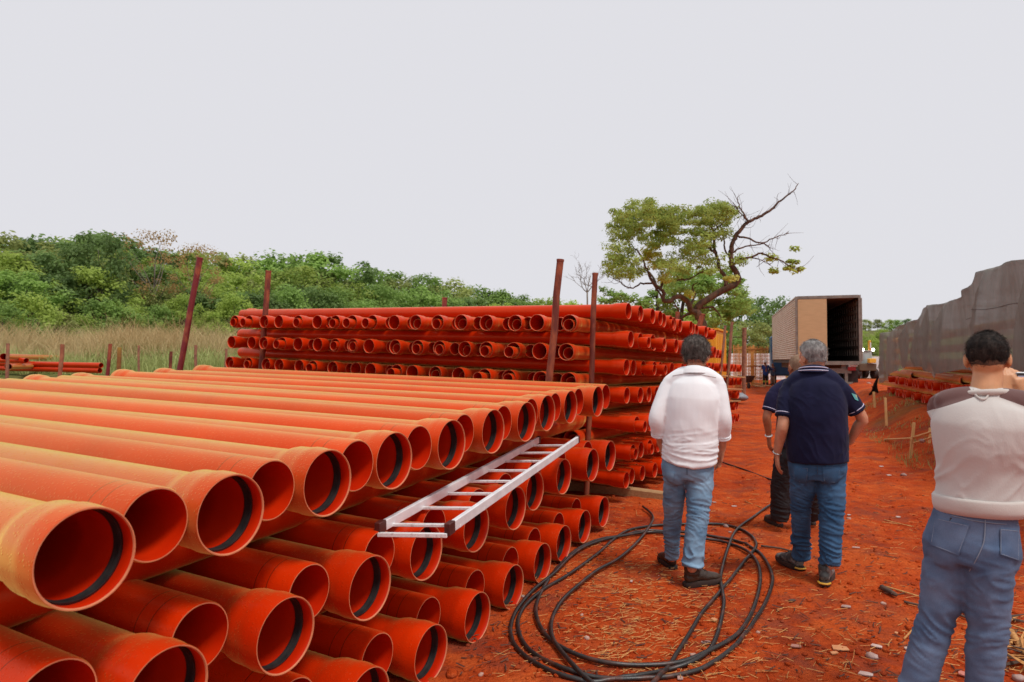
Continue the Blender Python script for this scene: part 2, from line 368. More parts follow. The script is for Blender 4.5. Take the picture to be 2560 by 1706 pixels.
def make_kind(name, r, rs, bell, seg, wall, m):
    me = pipe_mesh(name, r, rs, PL, bell, seg, wall); me.materials.append(m); me.materials.append(CUT); me.materials.append(PVCI)
    ge = gasket_mesh(rs, wall, rs-r, bell, seg); ge.materials.append(RUB); return (name, me, ge)
BIG = make_kind('large_pipe', .121, .142, .20, 56, .0085, PVC)
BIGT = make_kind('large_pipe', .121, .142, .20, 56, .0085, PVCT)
MED = make_kind('medium_pipe', .080, .0935, .15, 28, .006, PVC2)
STK = ('stacked_pipe', MED[1], MED[2])
SLIM = make_kind('slim_pipe', .055, .064, .11, 20, .005, PVC2)
def pipe(kind, mouth, out, label, cat='pipe', group=None, gasket=True, roll=None, sx=1.):
    o = bpy.data.objects.new(kind[0], kind[1]); COL.objects.link(o)
    out = Vector(out).normalized(); q = out.to_track_quat('X', 'Z')
    o.rotation_mode = 'QUATERNION'; o.rotation_quaternion = q @ Matrix.Rotation(random.uniform(0, 6.28) if roll is None else roll, 4, 'X').to_quaternion()
    o.location = mouth; o.scale = (sx, 1, 1); tag(o, label, cat, group)
    if gasket:
        c = bpy.data.objects.new('gasket', kind[2]); COL.objects.link(c); c.parent = o
    return o
def jit(s): return Vector((random.gauss(0, s), random.gauss(0, s), random.gauss(0, s)))

# ---------------- near stack of large pipes
un = Vector((-math.sin(R(61)), math.cos(R(61)), .022)).normalized()      # along the pipes, away to the left
vn = Vector((math.sin(R(25)), math.cos(R(25)), .03)).normalized()
T = [(218, 1396, 250), (580, 1287, 205), (821, 1208, 168), (987, 1152, 147), (1130, 1112, 130), (1234, 1079, 112), (1317, 1055, 101), (1369, 1033, 92), (1427, 1018, 84), (1495, 1004, 77.5)]
M = [(420, 1735, 226), (717, 1589, 190), (927, 1470, 162), (1067, 1382, 141), (1192, 1320, 126), (1290, 1271, 107), (1338, 1228, 97), (1410, 1192, 89), (1482, 1163, 83), (1526, 1140, 76.5)]
B = [(700, 1925, 200), (921, 1755, 166), (1079, 1635, 141), (1195, 1544, 127), (1284, 1468, 109), (1357, 1408, 98), (1410, 1359, 90), (1462, 1317, 82), (1510, 1280, 76.5)]
def row_pts(L):
    d = np.array([FPX*.29/h for _, _, h in L]); k = np.arange(len(L)); c = np.polyfit(k, d, 1); d = np.polyval(c, k)
    return [at(x, y, dd) for (x, y, _), dd in zip(L, d)]
NEAR = {}
for nm, L, ush, up, lay in (('T', T, .06, .02, 'top'), ('M', M, .15, .045, 'middle'), ('B', B, .16, .045, 'bottom')):
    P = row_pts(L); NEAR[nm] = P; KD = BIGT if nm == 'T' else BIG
    for i, p in enumerate(P):
        du = (un+jit(.0022)).normalized()
        pipe(KD, p, -du, f'large wet orange pipe, {nth(i)} socket end from the front, {lay} row of the low stack', group='large pipes of the low stack')
        if i < len(P)-1: c = (p+P[i+1])/2
        else: c = p+(p-P[i-1])*.5
        if i == len(P)-1 and nm != 'T': continue
        du = (un+jit(.0022)).normalized(); c = c+un*(ush+random.uniform(-.02, .03))+Vector((0, 0, up))
        pipe(KD, c+du*PL, du, f'large orange pipe, {nth(i)} plain end from the front, {lay} row of the low stack', group='large pipes of the low stack')
    p = P[0]-(P[1]-P[0])*.5+un*ush+Vector((0, 0, up))
    if nm == 'M': pipe(BIG, p+un*PL, un, f'large orange pipe, frontmost of all with plain end, {lay} row of the low stack', group='large pipes of the low stack')
# pipes laid crosswise that part the rows
for (A, Bq, lay) in (('T', 'M', 'top'), ('M', 'B', 'middle')):
    a0, a1 = NEAR[A][0], NEAR[A][-1]; b0, b1 = NEAR[Bq][0], NEAR[Bq][-1]
    for j, s in enumerate((.66, .92, 1.18, 1.44, 1.70, 3.4, 5.2)):
        pa = NEAR[A][2]+un*s; pb = NEAR[Bq][2]+un*s
        c = (pa+pb)/2; dv = vn if A == 'T' else vn
        st = c-dv*1.35+Vector((0, 0, -.003)); 
        pipe(BIG, st+dv*PL, dv, f'large orange crosswise pipe, {nth(j)} from the ends, under {lay} row of low stack', group='crosswise pipes of the low stack')

# ---------------- tall rack of medium pipes, layers laid crosswise
ur = Vector((-math.sin(R(59)), math.cos(R(59)), .030)).normalized(); vr = Vector((math.sin(R(29)), math.cos(R(29)), -.012)).normalized()
R1 = at(1576, 778, 7.75); FC = at(1418, 808, 7.55); FL = at(585, 804, 10.55)
uf = (FL-FC); NF = 16; uf_step = uf/NF; ufn = uf.normalized()
DZ = .32
for k in range(6):
    z = Vector((0, 0, -DZ*k)); nn = NF+1 if k < 3 else 5
    for i in range(nn):
        c = FC+uf_step*(i+random.uniform(-.1, .1))+z-vr*random.uniform(-.05, .06); dv = (vr+jit(.006)).normalized()
        pipe(MED, c, -dv, f'orange socket pipe, {nth(i)} from the corner post, {nth(k)} stack-facing layer of tall rack', group='medium pipes of the tall rack', gasket=False)
        if random.random() < .8 and k < 3 or k >= 3 and i < 3:
            ins = random.choice([.02, -.03, -.06, -.1, .05, .12]); a = random.uniform(-2.6, -.5)
            cc = c-dv*ins+ufn*(.021*math.cos(a))+Vector((0, 0, .021*math.sin(a)))
            pipe(SLIM, cc, -dv, f'slim orange pipe inside {nth(i)} socket from corner post, {nth(k)} layer of rack', group='slim pipes nested in the rack', gasket=False)
        if i < nn-1:
            c = FC+uf_step*(i+.5+random.uniform(-.12, .12))+z+vr*random.uniform(.10, .26); dv = (vr+jit(.006)).normalized()
            pipe(MED, c+dv*PL, dv, f'orange plain pipe end, {nth(i)} from the corner post, {nth(k)} stack-facing layer of rack', group='medium pipes of the tall rack', gasket=False)
RS = 1.12
R1e = at(1788, 836, 11.7); NR = 14; vs_ = (R1e-R1)/(NR-1)
for k in range(7):
    base = R1+Vector((0, 0, -DZ*k))+(-ur)*random.uniform(-.06, .08); nn = NR if k < 4 else 8
    for i in range(nn):
        c = base+vs_*(i+(random.uniform(-.12, .12) if i else 0))-ur*(random.uniform(-.05, .07) if i else 0); du = (ur+jit(.004 if i else .001)).normalized()
        pipe(MED, c, -du, f'orange socket pipe, {nth(i)} from the front, {nth(k)} path-side layer of tall rack', group='medium pipes of the tall rack', gasket=False, sx=RS)
        if random.random() < .45 and (i or k > 1):
            ins = random.choice([-.03, -.05, .03, .10, .14]); a = random.uniform(-2.6, -.5); cc = c-du*ins+vr*(.02*math.cos(a))+Vector((0, 0, .02*math.sin(a)))
            pipe(SLIM, cc, -du, f'slim orange pipe inside {nth(i)} path-side socket from front, {nth(k)} layer of rack', group='slim pipes nested in the rack', gasket=False)
        if i < nn-1:
            c = base+vs_*(i+.5+random.uniform(-.1, .1))+ur*random.uniform(.08, .3); du = (ur+jit(.004)).normalized()
            pipe(MED, c+du*PL*RS, du, f'orange plain pipe end, {nth(i)} from the front, {nth(k)} path-side layer of rack', group='medium pipes of the tall rack', gasket=False, sx=RS)

# ---------------- second rack further along the path
for k, (x0, y0, d0, x1, y1, d1, nq) in enumerate([(1700, 873, 12.2, 1809, 886, 15.5, 10), (1690, 915, 12.2, 1850, 921, 17.2, 14), (1700, 961, 12.2, 1852, 954, 17.2, 14), (1710, 1003, 12.2, 1846, 986, 16.8, 13), (1715, 1043, 12.2, 1842, 1014, 16.5, 12), (1715, 1085, 12.2, 1836, 1044, 16.2, 12)]):
    p0, p1 = at(x0, y0, d0), at(x1, y1, d1)
    for i in range(nq):
        c = p0.lerp(p1, i/(nq-1))-ur*random.uniform(-.05, .1)
        pipe(STK, c, -(ur+jit(.004)).normalized(), f'orange pipe end, {nth(i)} along the {nth(k)} layer of the farther rack behind', group='pipes of the farther rack', gasket=False)
WOOD = mat('pale_sawn_wood', (.42, .22, .09), .8, (.55, .33, .15), 9, bump=.3, stretch=(1, 8, 8), rnd=.15)
for k, (x0, y0, d0, x1, y1, d1) in enumerate([(1790, 939, 14.8, 1859, 944, 17.2), (1800, 972, 14.6, 1852, 974, 17.0), (1795, 1004, 14.6, 1848, 1003, 16.8)]):
    p0, p1 = at(x0, y0, d0), at(x1, y1, d1); v = p1-p0; Mx = v.to_track_quat('X', 'Z').to_matrix()
    mb = MB().box((0, 0, 0), (v.length, .09, .03), Mx, .004)
    tag(mb.build('wooden_batten', WOOD, origin=(p0+p1)/2) if False else MB().box((p0+p1)/2, (v.length, .09, .03), Mx, .004).build('wooden_batten', WOOD, origin=(p0+p1)/2), f'thin wooden batten, {["upper", "middle", "lower"][k]} of three between layers of the farther rack', 'batten', 'battens in the farther rack')

# ---------------- low stack far left
for k, (x, y, d, fl, lab) in enumerate([(66, 902, 20, 1, 'short-looking orange pipe end above the far left low stack'), (253, 914, 20, 1, 'long orange pipe lying on the far left low stack'), (9, 892, 19, 0, 'orange socket end at the picture edge, upper one of far left stack'), (20, 917, 19, 0, 'orange socket end at the picture edge, lower one of far left stack'), (250, 927, 20, 1, 'orange pipe under the long pipe of the far left stack')]):
    p = at(x, y, d); du = Vector((-.93, .36, .012)).normalized()
    if fl: pipe(STK, p+du*PL, du, lab, group='pipes of the far left stack', gasket=False)
    else: pipe(STK, p, Vector((.35, -.93, 0)), lab, group='pipes of the far left stack', gasket=False)

# ---------------- rusty stakes
RUST = mat('rusty_steel', (.13, .022, .012), .75, (.30, .075, .028), 14, contrast=(.42, .62), bump=.5, bscale=40, stretch=(1, 1, .35))
RUST2 = mat('rusty_steel_red', (.17, .012, .014), .6, (.36, .10, .035), 7, contrast=(.52, .66), bump=.5, bscale=30, stretch=(1, 1, .4))
STEEL = mat('brown_steel', (.20, .085, .055), .7, (.34, .15, .08), 10, bump=.4)
def stake(p1, p0, r, label, m=RUST, seg=12, name='steel_stake', cat='stake', collar=True, group='steel stakes around the stacks', hollow=True):
    p0, p1 = Vector(p0), Vector(p1); t = (p1-p0).normalized(); o = thing(name, label, cat, p0, group)
    n = 8; P = [p0.lerp(p1, i/n)+(jit(.004) if 0 < i < n else Vector()) for i in range(n+1)]
    mb = MB(); mb.tube(P, r, seg, False)
    if hollow: mb.tube([p1, p1-t*.002, p1-t*.12], [r*.999, r*.82, r*.82], seg, False); mb.tube([p1-t*.12, p1-t*.1201], [r*.82, .001], seg, False)
    else: mb.tube([p1, p1+t*.001], [r, .001], seg, False)
    mb.build('shaft', m, o)
    if collar:
        MB().tube([p1-t*.02, p1-t*.0, p1+t*.006], [r*1.05, r*1.12, r*1.05], seg, True).build('rim', m, o)
    return o
zg = lambda p: Vector((p.x, p.y, gz1(p.x, p.y)-.2))
def stake_px(x1, y1, x0, y0, d, r, label, m=RUST, **k):
    a, b = at(x1, y1, d), at(x0, y0, d); t = (a-b).normalized(); s = (b.z-(gz1(b.x, b.y)-.25))/t.z
    return stake(a, b-t*s, r, label, m, **k)
stake_px(500, 645, 452, 911, 11.2, .047, 'tall leaning dark red stake behind the low stack on the left', RUST2)
stake_px(671, 678, 652, 935, 10.35, .042, 'upright rusty stake at the left end of the tall rack')
stake_px(1401, 650, 1372, 955, 7.0, .036, 'leaning rusty stake standing in front of the rack pipe ends')
stake_px(1488, 684, 1472, 1100, 7.72, .031, 'upright rusty stake at the front corner of the tall rack')
stake_px(1112, 745, 1110, 790, 13.5, .05, 'stake showing only its tip above the rack top pipe', RUST2)
stake_px(1757, 786, 1744, 830, 12.6, .05, 'thick rusty stake standing below the twisted tree behind the rack')
stake_px(1694, 781, 1691, 815, 13.2, .04, 'short rusty stake tip left of the thick one behind the rack')
stake_px(1813, 815, 1804, 905, 15.2, .028, 'thin brown stake in front of the yellow container', STEEL)
stake_px(1830, 806, 1822, 910, 15.6, .034, 'thicker leaning brown stake at the edge of the yellow container', STEEL)
stake_px(1861, 820, 1859, 998, 27.5, .085, 'tall brown post beside the wheelbarrow at the end of farther rack', STEEL)
stake_px(1694, 846, 1694, 880, 12.5, .03, 'short dark stake between the racks beside the yellow container', RUST)
for x1, y1, x0, y0, d, r, lab, m in [(20, 859, 18, 925, 15, .045, 'dark thin post at the far left picture edge', STEEL), (156, 861, 152, 913, 15, .055, 'pale brown post second from the left in the grass edge', mat('pale_post', (.35, .14, .07), .8, (.25, .08, .04), 8)), (276, 860, 271, 910, 15, .05, 'bright rust-red leaning post in the grass edge', RUST2), (299, 869, 297, 915, 14, .055, 'post with yellow foot right beside the rust-red one', mat('yellowish_post', (.22, .09, .02), .8, (.36, .24, .04), 4)),
        (347, 864, 347, 906, 17, .035, 'slim grey-brown post in the middle of the grass edge', STEEL), (428, 879, 426, 911, 17, .05, 'short stubby rusty post just left of the tall leaning stake', RUST), (490, 863, 489, 914, 16, .045, 'brown post just right of the tall leaning stake', STEEL), (566, 872, 564, 920, 16, .04, 'dark post against the left end of the rack', STEEL)]:
    stake_px(x1, y1, x0, y0, d, r*.75, lab, m, name='fence_post', cat='post', group='posts along the grass edge', hollow=False, collar=False)
# concrete block under the rack corner
CONC = mat('stained_concrete', (.20, .10, .07), .9, (.30, .18, .13), 12, bump=.6)
for lab, p in (('rough concrete block under the front corner of the tall rack', (1500, 1235)), ('broken concrete lump beside the corner block of the rack', (1535, 1215))):
    q = onground(*p); q.y += .25; mb = MB(); mb.ell((q.x, q.y, q.z+.05), (.17, .14, .11), nu=12, nv=8); v = np.array(mb.v); v += .03*np.stack([fbm(v*9, 2), fbm(v*9+4, 2), fbm(v*9+8, 2)], -1); mb.v = v.tolist()
    tag(mb.build('concrete_block', CONC, origin=q, angle=25), lab, 'block')
for s, lab in ((.45, 'front timber bearer under the tall rack'), (3.2, 'rear timber bearer under the tall rack')):
    c = R1+vr*s+ur*2.6; mb = MB().box((c.x, c.y, .08), (5.8, .14, .16), ur.to_track_quat('X', 'Z').to_matrix(), .01)
    tag(mb.build('timber_bearer', WOOD, origin=(c.x, c.y, 0)), lab, 'beam')

# ================================================================== aluminium ladder
ALU = mat('dull_aluminium', (.74, .74, .75), .45, (.86, .86, .87), 12, metal=.2, bump=.15, bscale=80)
ALUS = mat('scratched_aluminium', (.58, .57, .55), .5, (.80, .80, .80), 40, metal=.2, contrast=(.35, .5), stretch=(1, 6, 1))
CAPM = mat('ladder_cap', (.05, .012, .010), .5, (.10, .02, .015), 20)
n0, n1 = at(952, 1318, 3.42), at(1125, 1320, 3.36); f0, f1 = at(1346, 1100, 5.85), at(1444, 1099, 5.75)
lad = thing('ladder', 'silver aluminium ladder lying slanted across the ends of the low stack', 'ladder', (n0+n1)/2)
def bar(mb, a, b, w, h, up=(0, 0, 1), bev=.003):
    a, b = Vector(a), Vector(b); x = (b-a).normalized(); z = (Vector(up)-x*x.dot(Vector(up))).normalized(); y = z.cross(x)
    mb.box((a+b)/2, ((b-a).length, w, h), Matrix((x, y, z)).transposed(), bev); return mb
for a, b in ((n0, f0), (n1, f1)):
    t = (b-a).normalized(); rl = bar(MB(), a, b, .026, .052).build('rail', ALU, lad, angle=30)
    bar(MB(), a-t*.035, a+t*.03, .032, .060).build('end_cap', CAPM, lad, angle=30); bar(MB(), b-t*.02, b+t*.02, .032, .060).build('end_cap', CAPM, lad, angle=30)
for i in range(8):
    t = .04+i*.127; bar(MB(), n0.lerp(f0, t)-Vector((0, 0, .018)), n1.lerp(f1, t)-Vector((0, 0, .018))+(n1-n0)*.04, .022, .017).build('rung', ALUS, lad, angle=30)
bar(MB(), n0-Vector((0, .0, .028))-(f0-n0).normalized()*.03, n1-Vector((0, 0, .028))-(f1-n1).normalized()*.03, .02, .022).build('rung', ALUS, lad, angle=30)

# ================================================================== hose coil on the ground
def hpx(L): return [(1240+x/3.268, 1240+y/3.268) for x, y in L]
S1 = [(1200, 110), (1262, 162), (1282, 215), (1240, 295), (1150, 410), (1000, 545), (830, 640), (680, 760), (560, 870), (490, 970), (455, 1060), (450, 1150), (480, 1240), (560, 1350), (640, 1440), (720, 1523), (880, 1640), (1080, 1680), (1260, 1600), (1350, 1500)]
D = [(1410, 1420), (1490, 1290), (1590, 1130), (1680, 980), (1790, 850), (1900, 720), (2000, 590), (2080, 490), (2125, 430), (2110, 370), (2030, 300), (1900, 255), (1750, 240), (1550, 243), (1400, 248), (1250, 260), (1080, 295), (960, 370), (850, 470), (720, 570), (560, 680), (390, 780), (250, 900)]
Bq = [(188, 1000), (180, 1090), (210, 1190), (290, 1290), (420, 1370), (560, 1430), (700, 1475), (850, 1505), (1050, 1515), (1300, 1505), (1500, 1480), (1700, 1420), (1870, 1310), (1970, 1225), (2090, 1070), (2200, 890), (2255, 740), (2250, 640), (2190, 520), (2100, 440), (1950, 375), (1740, 335), (1560, 310), (1360, 298), (1200, 300), (1030, 335), (860, 362), (740, 405), (620, 480), (510, 590), (420, 710), (350, 840)]
Cq = [(325, 960), (350, 1075), (425, 1190), (560, 1285), (740, 1360), (950, 1405), (1200, 1420), (1500, 1395), (1720, 1310), (1950, 1180), (2060, 1040), (2130, 870), (2160, 700), (2130, 560), (2030, 460), (1850, 395), (1700, 370), (1490, 345), (1350, 322), (1230, 318), (1090, 338), (900, 375), (720, 440), (590, 535), (470, 660), (300, 800), (170, 960)]
Aq = [(120, 1080), (135, 1200), (220, 1310), (350, 1400), (500, 1470), (640, 1510), (800, 1540), (1000, 1510), (1200, 1480), (1400, 1440)]
Eq = [(1600, 1385), (1740, 1290), (1800, 1180), (1840, 1040), (1862, 900), (1850, 800), (1835, 690), (1860, 560), (1900, 430), (1940, 330), (2000, 260), (2100, 190), (2240, 90), (2400, 20), (2560, -40)]
HOSE = mat('muddy_black_hose', (.018, .014, .012), .42, (.12, .035, .018), 9, contrast=(.52, .75), bump=.25, bscale=30, spec=.6)
pts = []
for k, L in enumerate((S1, D, Bq, Cq, Aq, Eq)):
    for (x, y) in hpx(L):
        p = onground(x, y); pts.append((p.x, p.y, p.z+.011+(.020, .004, .0, .012, .0, .008)[k]))
P = cat_rom(pts, 6); gq = gz(P[:, 0], P[:, 1]); P[:, 2] = np.maximum(P[:, 2], gq+.0115); hs = MB().tube(P, .0125, 10, True)
h = hs.build('hose', HOSE, origin=tuple(P[0]), angle=180); tag(h, 'long black hose lying in big loose loops on the red ground', 'hose')
cb = [onground(1240+x, y) for x, y in ((560, 1154), (572, 1160), (620, 1176), (680, 1199), (705, 1206), (760, 1240))]
tag(MB().tube(cat_rom([(p.x, p.y, p.z+.012) for p in cb], 5), .011, 8).build('cable', RUB, origin=cb[0], angle=180), 'thin straight black cable on the ground behind the white-shirted person', 'cable')
# ================================================================== trailer truck
TAN = mat('tan_panel', (.60, .39, .20), .55, (.53, .34, .17), 3, bump=.1, bscale=8, stretch=(1, 1, 12))
SIDEM = mat('trailer_side', (.66, .60, .49), .5, (.54, .47, .37), 2, metal=.05)
GREY = mat('grimy_grey_paint', (.17, .14, .12), .6, (.26, .22, .18), 6)
DARK = mat('dark_plywood', (.035, .026, .020), .7, (.06, .045, .034), 5)
RIBM = mat('worn_rib', (.18, .15, .12), .6, (.28, .24, .20), 8)
TYRE = mat('tyre', (.014, .012, .012), .85, (.05, .02, .014), 12, bump=.3)
REDL = mat('red_lens', (.35, .01, .01), .25); WHT = mat('white_paint', (.75, .75, .74), .5, (.62, .6, .57), 4)
BLUEP = mat('blue_paint', (.025, .10, .22), .35)
tr0 = at(1992, 903, 31.); ta = Vector((.29, .957, 0)).normalized(); tb = Vector((ta.y, -ta.x, 0)); tz = Vector((0, 0, 1))
TM = Matrix((tb, ta, tz)).transposed()
trk = thing('trailer_truck', 'long tan box trailer with one rear door open, parked on the red yard', 'truck', (tr0.x, tr0.y, 0))
def tp(a, b, c): return tr0+tb*a+ta*b+tz*c
WB, HB, LB = 2.62, 2.93, 14.6
def tbox(mb, a0, a1, b0, b1, c0, c1, bev=0.): mb.box(tp((a0+a1)/2, (b0+b1)/2, (c0+c1)/2), (abs(a1-a0), abs(b1-b0), abs(c1-c0)), TM, bev); return mb
mb = MB(); n = 26                                                        # ribbed side wall
for sgn, a in ((-1, 0.), (1, WB)):
    V = []; Fq = []
    for i in range(n*4+1):
        c = .08+(HB-.16)*i/(n*4); q = (0, .018, .018, 0)[i % 4]
        V += [tp(a+sgn*q, .06, c), tp(a+sgn*q, LB, c)]
    for i in range(n*4): Fq.append((2*i, 2*i+1, 2*i+3, 2*i+2))
    mb.add(V, Fq)
mb.build('side_wall', SIDEM, trk, smooth=False)
tbox(MB(), -.03, WB+.03, 0, LB, HB-.06, HB).build('roof', SIDEM, trk, smooth=False)
tbox(MB(), 0, WB, 0, LB, -.10, 0).build('floor', DARK, trk, smooth=False)
tbox(MB(), .03, WB-.03, LB-.05, LB, 0, HB-.06).build('front_wall', SIDEM, trk, smooth=False)
tbox(MB(), .04, .055, .1, LB-.05, .0, HB-.07).build('inner_wall', DARK, trk, smooth=False); tbox(MB(), WB-.055, WB-.04, .1, LB-.05, 0, HB-.07).build('inner_wall', DARK, trk, smooth=False)
for i in range(24):
    b = .35+i*.6
    if b < LB-.2: tbox(MB(), WB-.085, WB-.055, b, b+.09, .25, HB-.2).build('wall_rib', RIBM, trk, smooth=False)
for c in (.55, .95, 1.35, 1.75, 2.15, 2.5): tbox(MB(), WB-.10, WB-.088, .15, LB-.1, c, c+.13).build('wall_slat', DARK if c < .6 else RIBM, trk, smooth=False)
fr = MB(); tbox(fr, -.035, .05, -.06, .06, -.1, HB); tbox(fr, WB-.06, WB+.035, -.06, .06, -.1, HB); tbox(fr, .05, WB-.06, -.055, .055, HB-.12, HB+.01); tbox(fr, .05, WB-.06, -.055, .055, -.17, -.01)
fr.build('rear_frame', GREY, trk, smooth=False)
dr = tbox(MB(), .06, 1.27, -.045, .0, 0, HB-.13, .006).build('door', TAN, trk, smooth=False)
for c in (.3, 1.0, 1.7, 2.4):
    tbox(MB(), -.03, .22, -.075, -.05, c, c+.05).build('hinge', GREY, dr, smooth=False)
for a in (1.14, 1.24): MB().tube([tp(a, -.075, .05), tp(a, -.075, HB-.15)], .018, 8).build('locking_bar', GREY, dr)
tbox(MB(), .06, 1.27, -.051, -.0455, .68, .70).build('panel_seam', GREY, dr, smooth=False); tbox(MB(), .06, 1.27, -.051, -.0455, 1.62, 1.64).build('panel_seam', GREY, dr, smooth=False)
tbox(MB(), WB+.045, WB+.085, -.05, 1.2, 0, HB-.13, .006).build('door', mat('door_back', (.30, .26, .21), .6), trk, smooth=False)
ch = MB(); tbox(ch, .55, .75, .2, LB, -.40, -.105); tbox(ch, WB-.75, WB-.55, .2, LB, -.40, -.105); tbox(ch, .35, WB-.35, .15, .3, -.55, -.33); tbox(ch, .5, .62, .12, .24, -1.0, -.5); tbox(ch, WB-.62, WB-.5, .12, .24, -1.0, -.5); tbox(ch, .3, WB-.3, .08, .2, -1.05, -.93)
ch.build('chassis', GREY, trk, smooth=False)
for a in (.22, WB-.5): tbox(MB(), a, a+.32, .07, .13, -.42, -.26).build('tail_lamp', REDL, trk, smooth=False)
tbox(MB(), WB-.42, WB-.12, .05, .068, -.24, -.18).build('marker_plate', WHT, trk, smooth=False)
for a in (.02, WB-.57): tbox(MB(), a, a+.55, .5, .52, -1.2, -.42).build('mudflap', TYRE, trk, smooth=False)
zw = -tr0.z+.50
for b in (1.3, 2.6, 3.9):
    for a in (.02, .32, WB-.60, WB-.30):
        w = MB(); c = tp(a+.14, b, zw); V = []; Fq = []; prof = [(-.13, .26), (-.14, .44), (-.10, .51), (.10, .51), (.14, .44), (.13, .26)]
        for o_, r_ in prof:
            for k in range(28): an = 2*math.pi*k/28; V.append(c+tb*o_+ta*(r_*math.cos(an))+tz*(r_*math.sin(an)))
        for i in range(5):
            for k in range(28): Fq.append((i*28+k, i*28+(k+1) % 28, (i+1)*28+(k+1) % 28, (i+1)*28+k))
        w.add(V, Fq); wo_ = w.build('wheel', TYRE, trk); MB().tube([c-tb*.10, c+tb*.10], .27, 20).build('rim', GREY, wo_)
cabm = MB(); tbox(cabm, -.03, WB-.1, LB+.7, LB+2.6, -1.0, 1.7, .12); cab = cabm.build('cab', BLUEP, trk, angle=30)
tbox(MB(), .2, WB-.3, LB+.66, LB+.705, .6, 1.4, .01).build('rear_window', mat('dark_glass', (.02, .025, .03), .1), cab, smooth=False)
tbox(MB(), -.14, -.04, LB-.55, LB-.42, -1.1, 1.05, .02).build('exhaust_stack', BLUEP, cab, smooth=False)
for a in (.05, WB-.45):
    c = tp(a+.15, LB+2., zw); MB().tube([c-tb*.14, c+tb*.14], .5, 24).build('wheel', TYRE, trk)

# ================================================================== shade net over a pipe stack on the right bank
def net_nodes(m, n, l, b, mp):
    tr = n.new('ShaderNodeBsdfTransparent'); mxs = n.new('ShaderNodeMixShader'); tl = n.new('ShaderNodeBsdfTranslucent'); tl.inputs[0].default_value = (.26, .25, .22, 1)
    m2 = n.new('ShaderNodeMixShader'); m2.inputs[0].default_value = .25; out = n['Material Output']
    l.new(b.outputs[0], m2.inputs[1]); l.new(tl.outputs[0], m2.inputs[2])
    t = n.new('ShaderNodeTexNoise'); t.inputs['Scale'].default_value = 1.5; l.new(mp.outputs[0], t.inputs[0])
    r = n.new('ShaderNodeMapRange'); r.inputs[1].default_value = .3; r.inputs[2].default_value = .7; r.inputs[3].default_value = .10; r.inputs[4].default_value = .30; l.new(t.outputs[0], r.inputs[0])
    l.new(r.outputs[0], mxs.inputs[0]); l.new(m2.outputs[0], mxs.inputs[1]); l.new(tr.outputs[0], mxs.inputs[2]); l.new(mxs.outputs[0], out.inputs[0])
NET = mat('grey_shade_net', (.235, .228, .198), .85, (.31, .30, .262), 3, bump=.9, bscale=5, stretch=(1.6, 1.6, .30), bdist=.10, extra=net_nodes, spec=.2)
top = [(2233, 823), (2241, 818), (2254, 811), (2276, 803), (2292, 798), (2300, 786), (2306, 770), (2326, 762), (2348, 760), (2380, 750), (2399, 739), (2405, 726), (2423, 712), (2432, 698), (2438, 683), (2460, 675), (2492, 665), (2509, 655), (2560, 649), (2640, 640), (2800, 600), (3300, 500)]
bot = [(2230, 951), (2238, 929), (2250, 922), (2267, 918), (2302, 917), (2321, 927), (2333, 938), (2341, 948), (2350, 939), (2361, 934), (2388, 924), (2415, 923), (2450, 930), (2480, 950), (2508, 938), (2560, 934), (2640, 960), (2800, 950), (3300, 1000)]
_tc = cat_rom([(q[0], q[1], 0) for q in top], 8); TX, TY = np.maximum.accumulate(_tc[:, 0])+np.arange(len(_tc))*1e-6, _tc[:, 1]
def wall_d(px): return 3.51/((px-1280)/FPX-.379)
wn_ = Vector((.935, -.354, 0))
cols = np.concatenate([np.arange(2231, 2560, 2.5), np.arange(2560, 3300, 12)]); NV = 40; NRF = 14
V = []; DC = np.array([wall_d(q) for q in cols])
TT = np.arange(NV+1)/NV; _s = np.repeat(DC, NV+1); _t = np.tile(TT, len(cols)); n1 = pn(np.stack([_s*1.4, _t*1.2, 0*_s+2], -1)).reshape(-1, NV+1); n2_ = pn(np.stack([_s*5, _t*4+_s*2, 0*_s+7], -1)).reshape(-1, NV+1)
_t = np.tile(np.arange(1, NRF+1)/NRF, len(cols)); _s = np.repeat(DC, NRF); n3 = pn(np.stack([_s*1.2, _t*5, 0*_s+1], -1)).reshape(-1, NRF)
for ci, px in enumerate(cols):
    d = wall_d(px); zt = at(px, float(np.interp(px, TX, TY)), d).z; zb = at(px, float(np.interp(px, [q[0] for q in bot], [q[1] for q in bot])), d).z
    base = at(px, 900, d); base.z = 0
    for j in range(NV+NRF+1):
        if j <= NV:
            t = j/NV; z = zb+(zt-zb)*t; q = .0
            s = d
            fold = .34*(abs(math.sin(s*1.9+math.sin(s*.8)*1.3+t*.35))**.7-.68)*(max(0, math.sin(math.pi*min(1, t*.92+.08)))**.6)+.035*math.sin(s*5.3+math.sin(s*2)*2+t)*(1-.4*t)+.05*float(n1[ci, j])+.018*float(n2_[ci, j])
            tipn = min(abs(px-2341), abs(px-2230), abs(px-2480)); fold -= .10*math.exp(-(tipn/14)**2)*(1-t)
            p = base+wn_*(fold+.04*t*t); p.z = z
        else:
            t = (j-NV)/NRF; p = base+wn_*(.04+4.5*t); p.z = zt-.25*t+.05*float(n3[ci, j-NV-1])*min(1, t*5)
        V.append(tuple(p))
nr = NV+NRF+1; Fq = [(c*nr+j, c*nr+j+1, (c+1)*nr+j+1, (c+1)*nr+j) for c in range(len(cols)-1) for j in range(nr-1)]
net = thing('shade_net', 'large sagging grey-brown shade net draped over the pipe stack on the right bank', 'net', tuple(at(2341, 1000, wall_d(2341))))
MB().add(V, Fq).build('net_sheet', NET, net, angle=180)
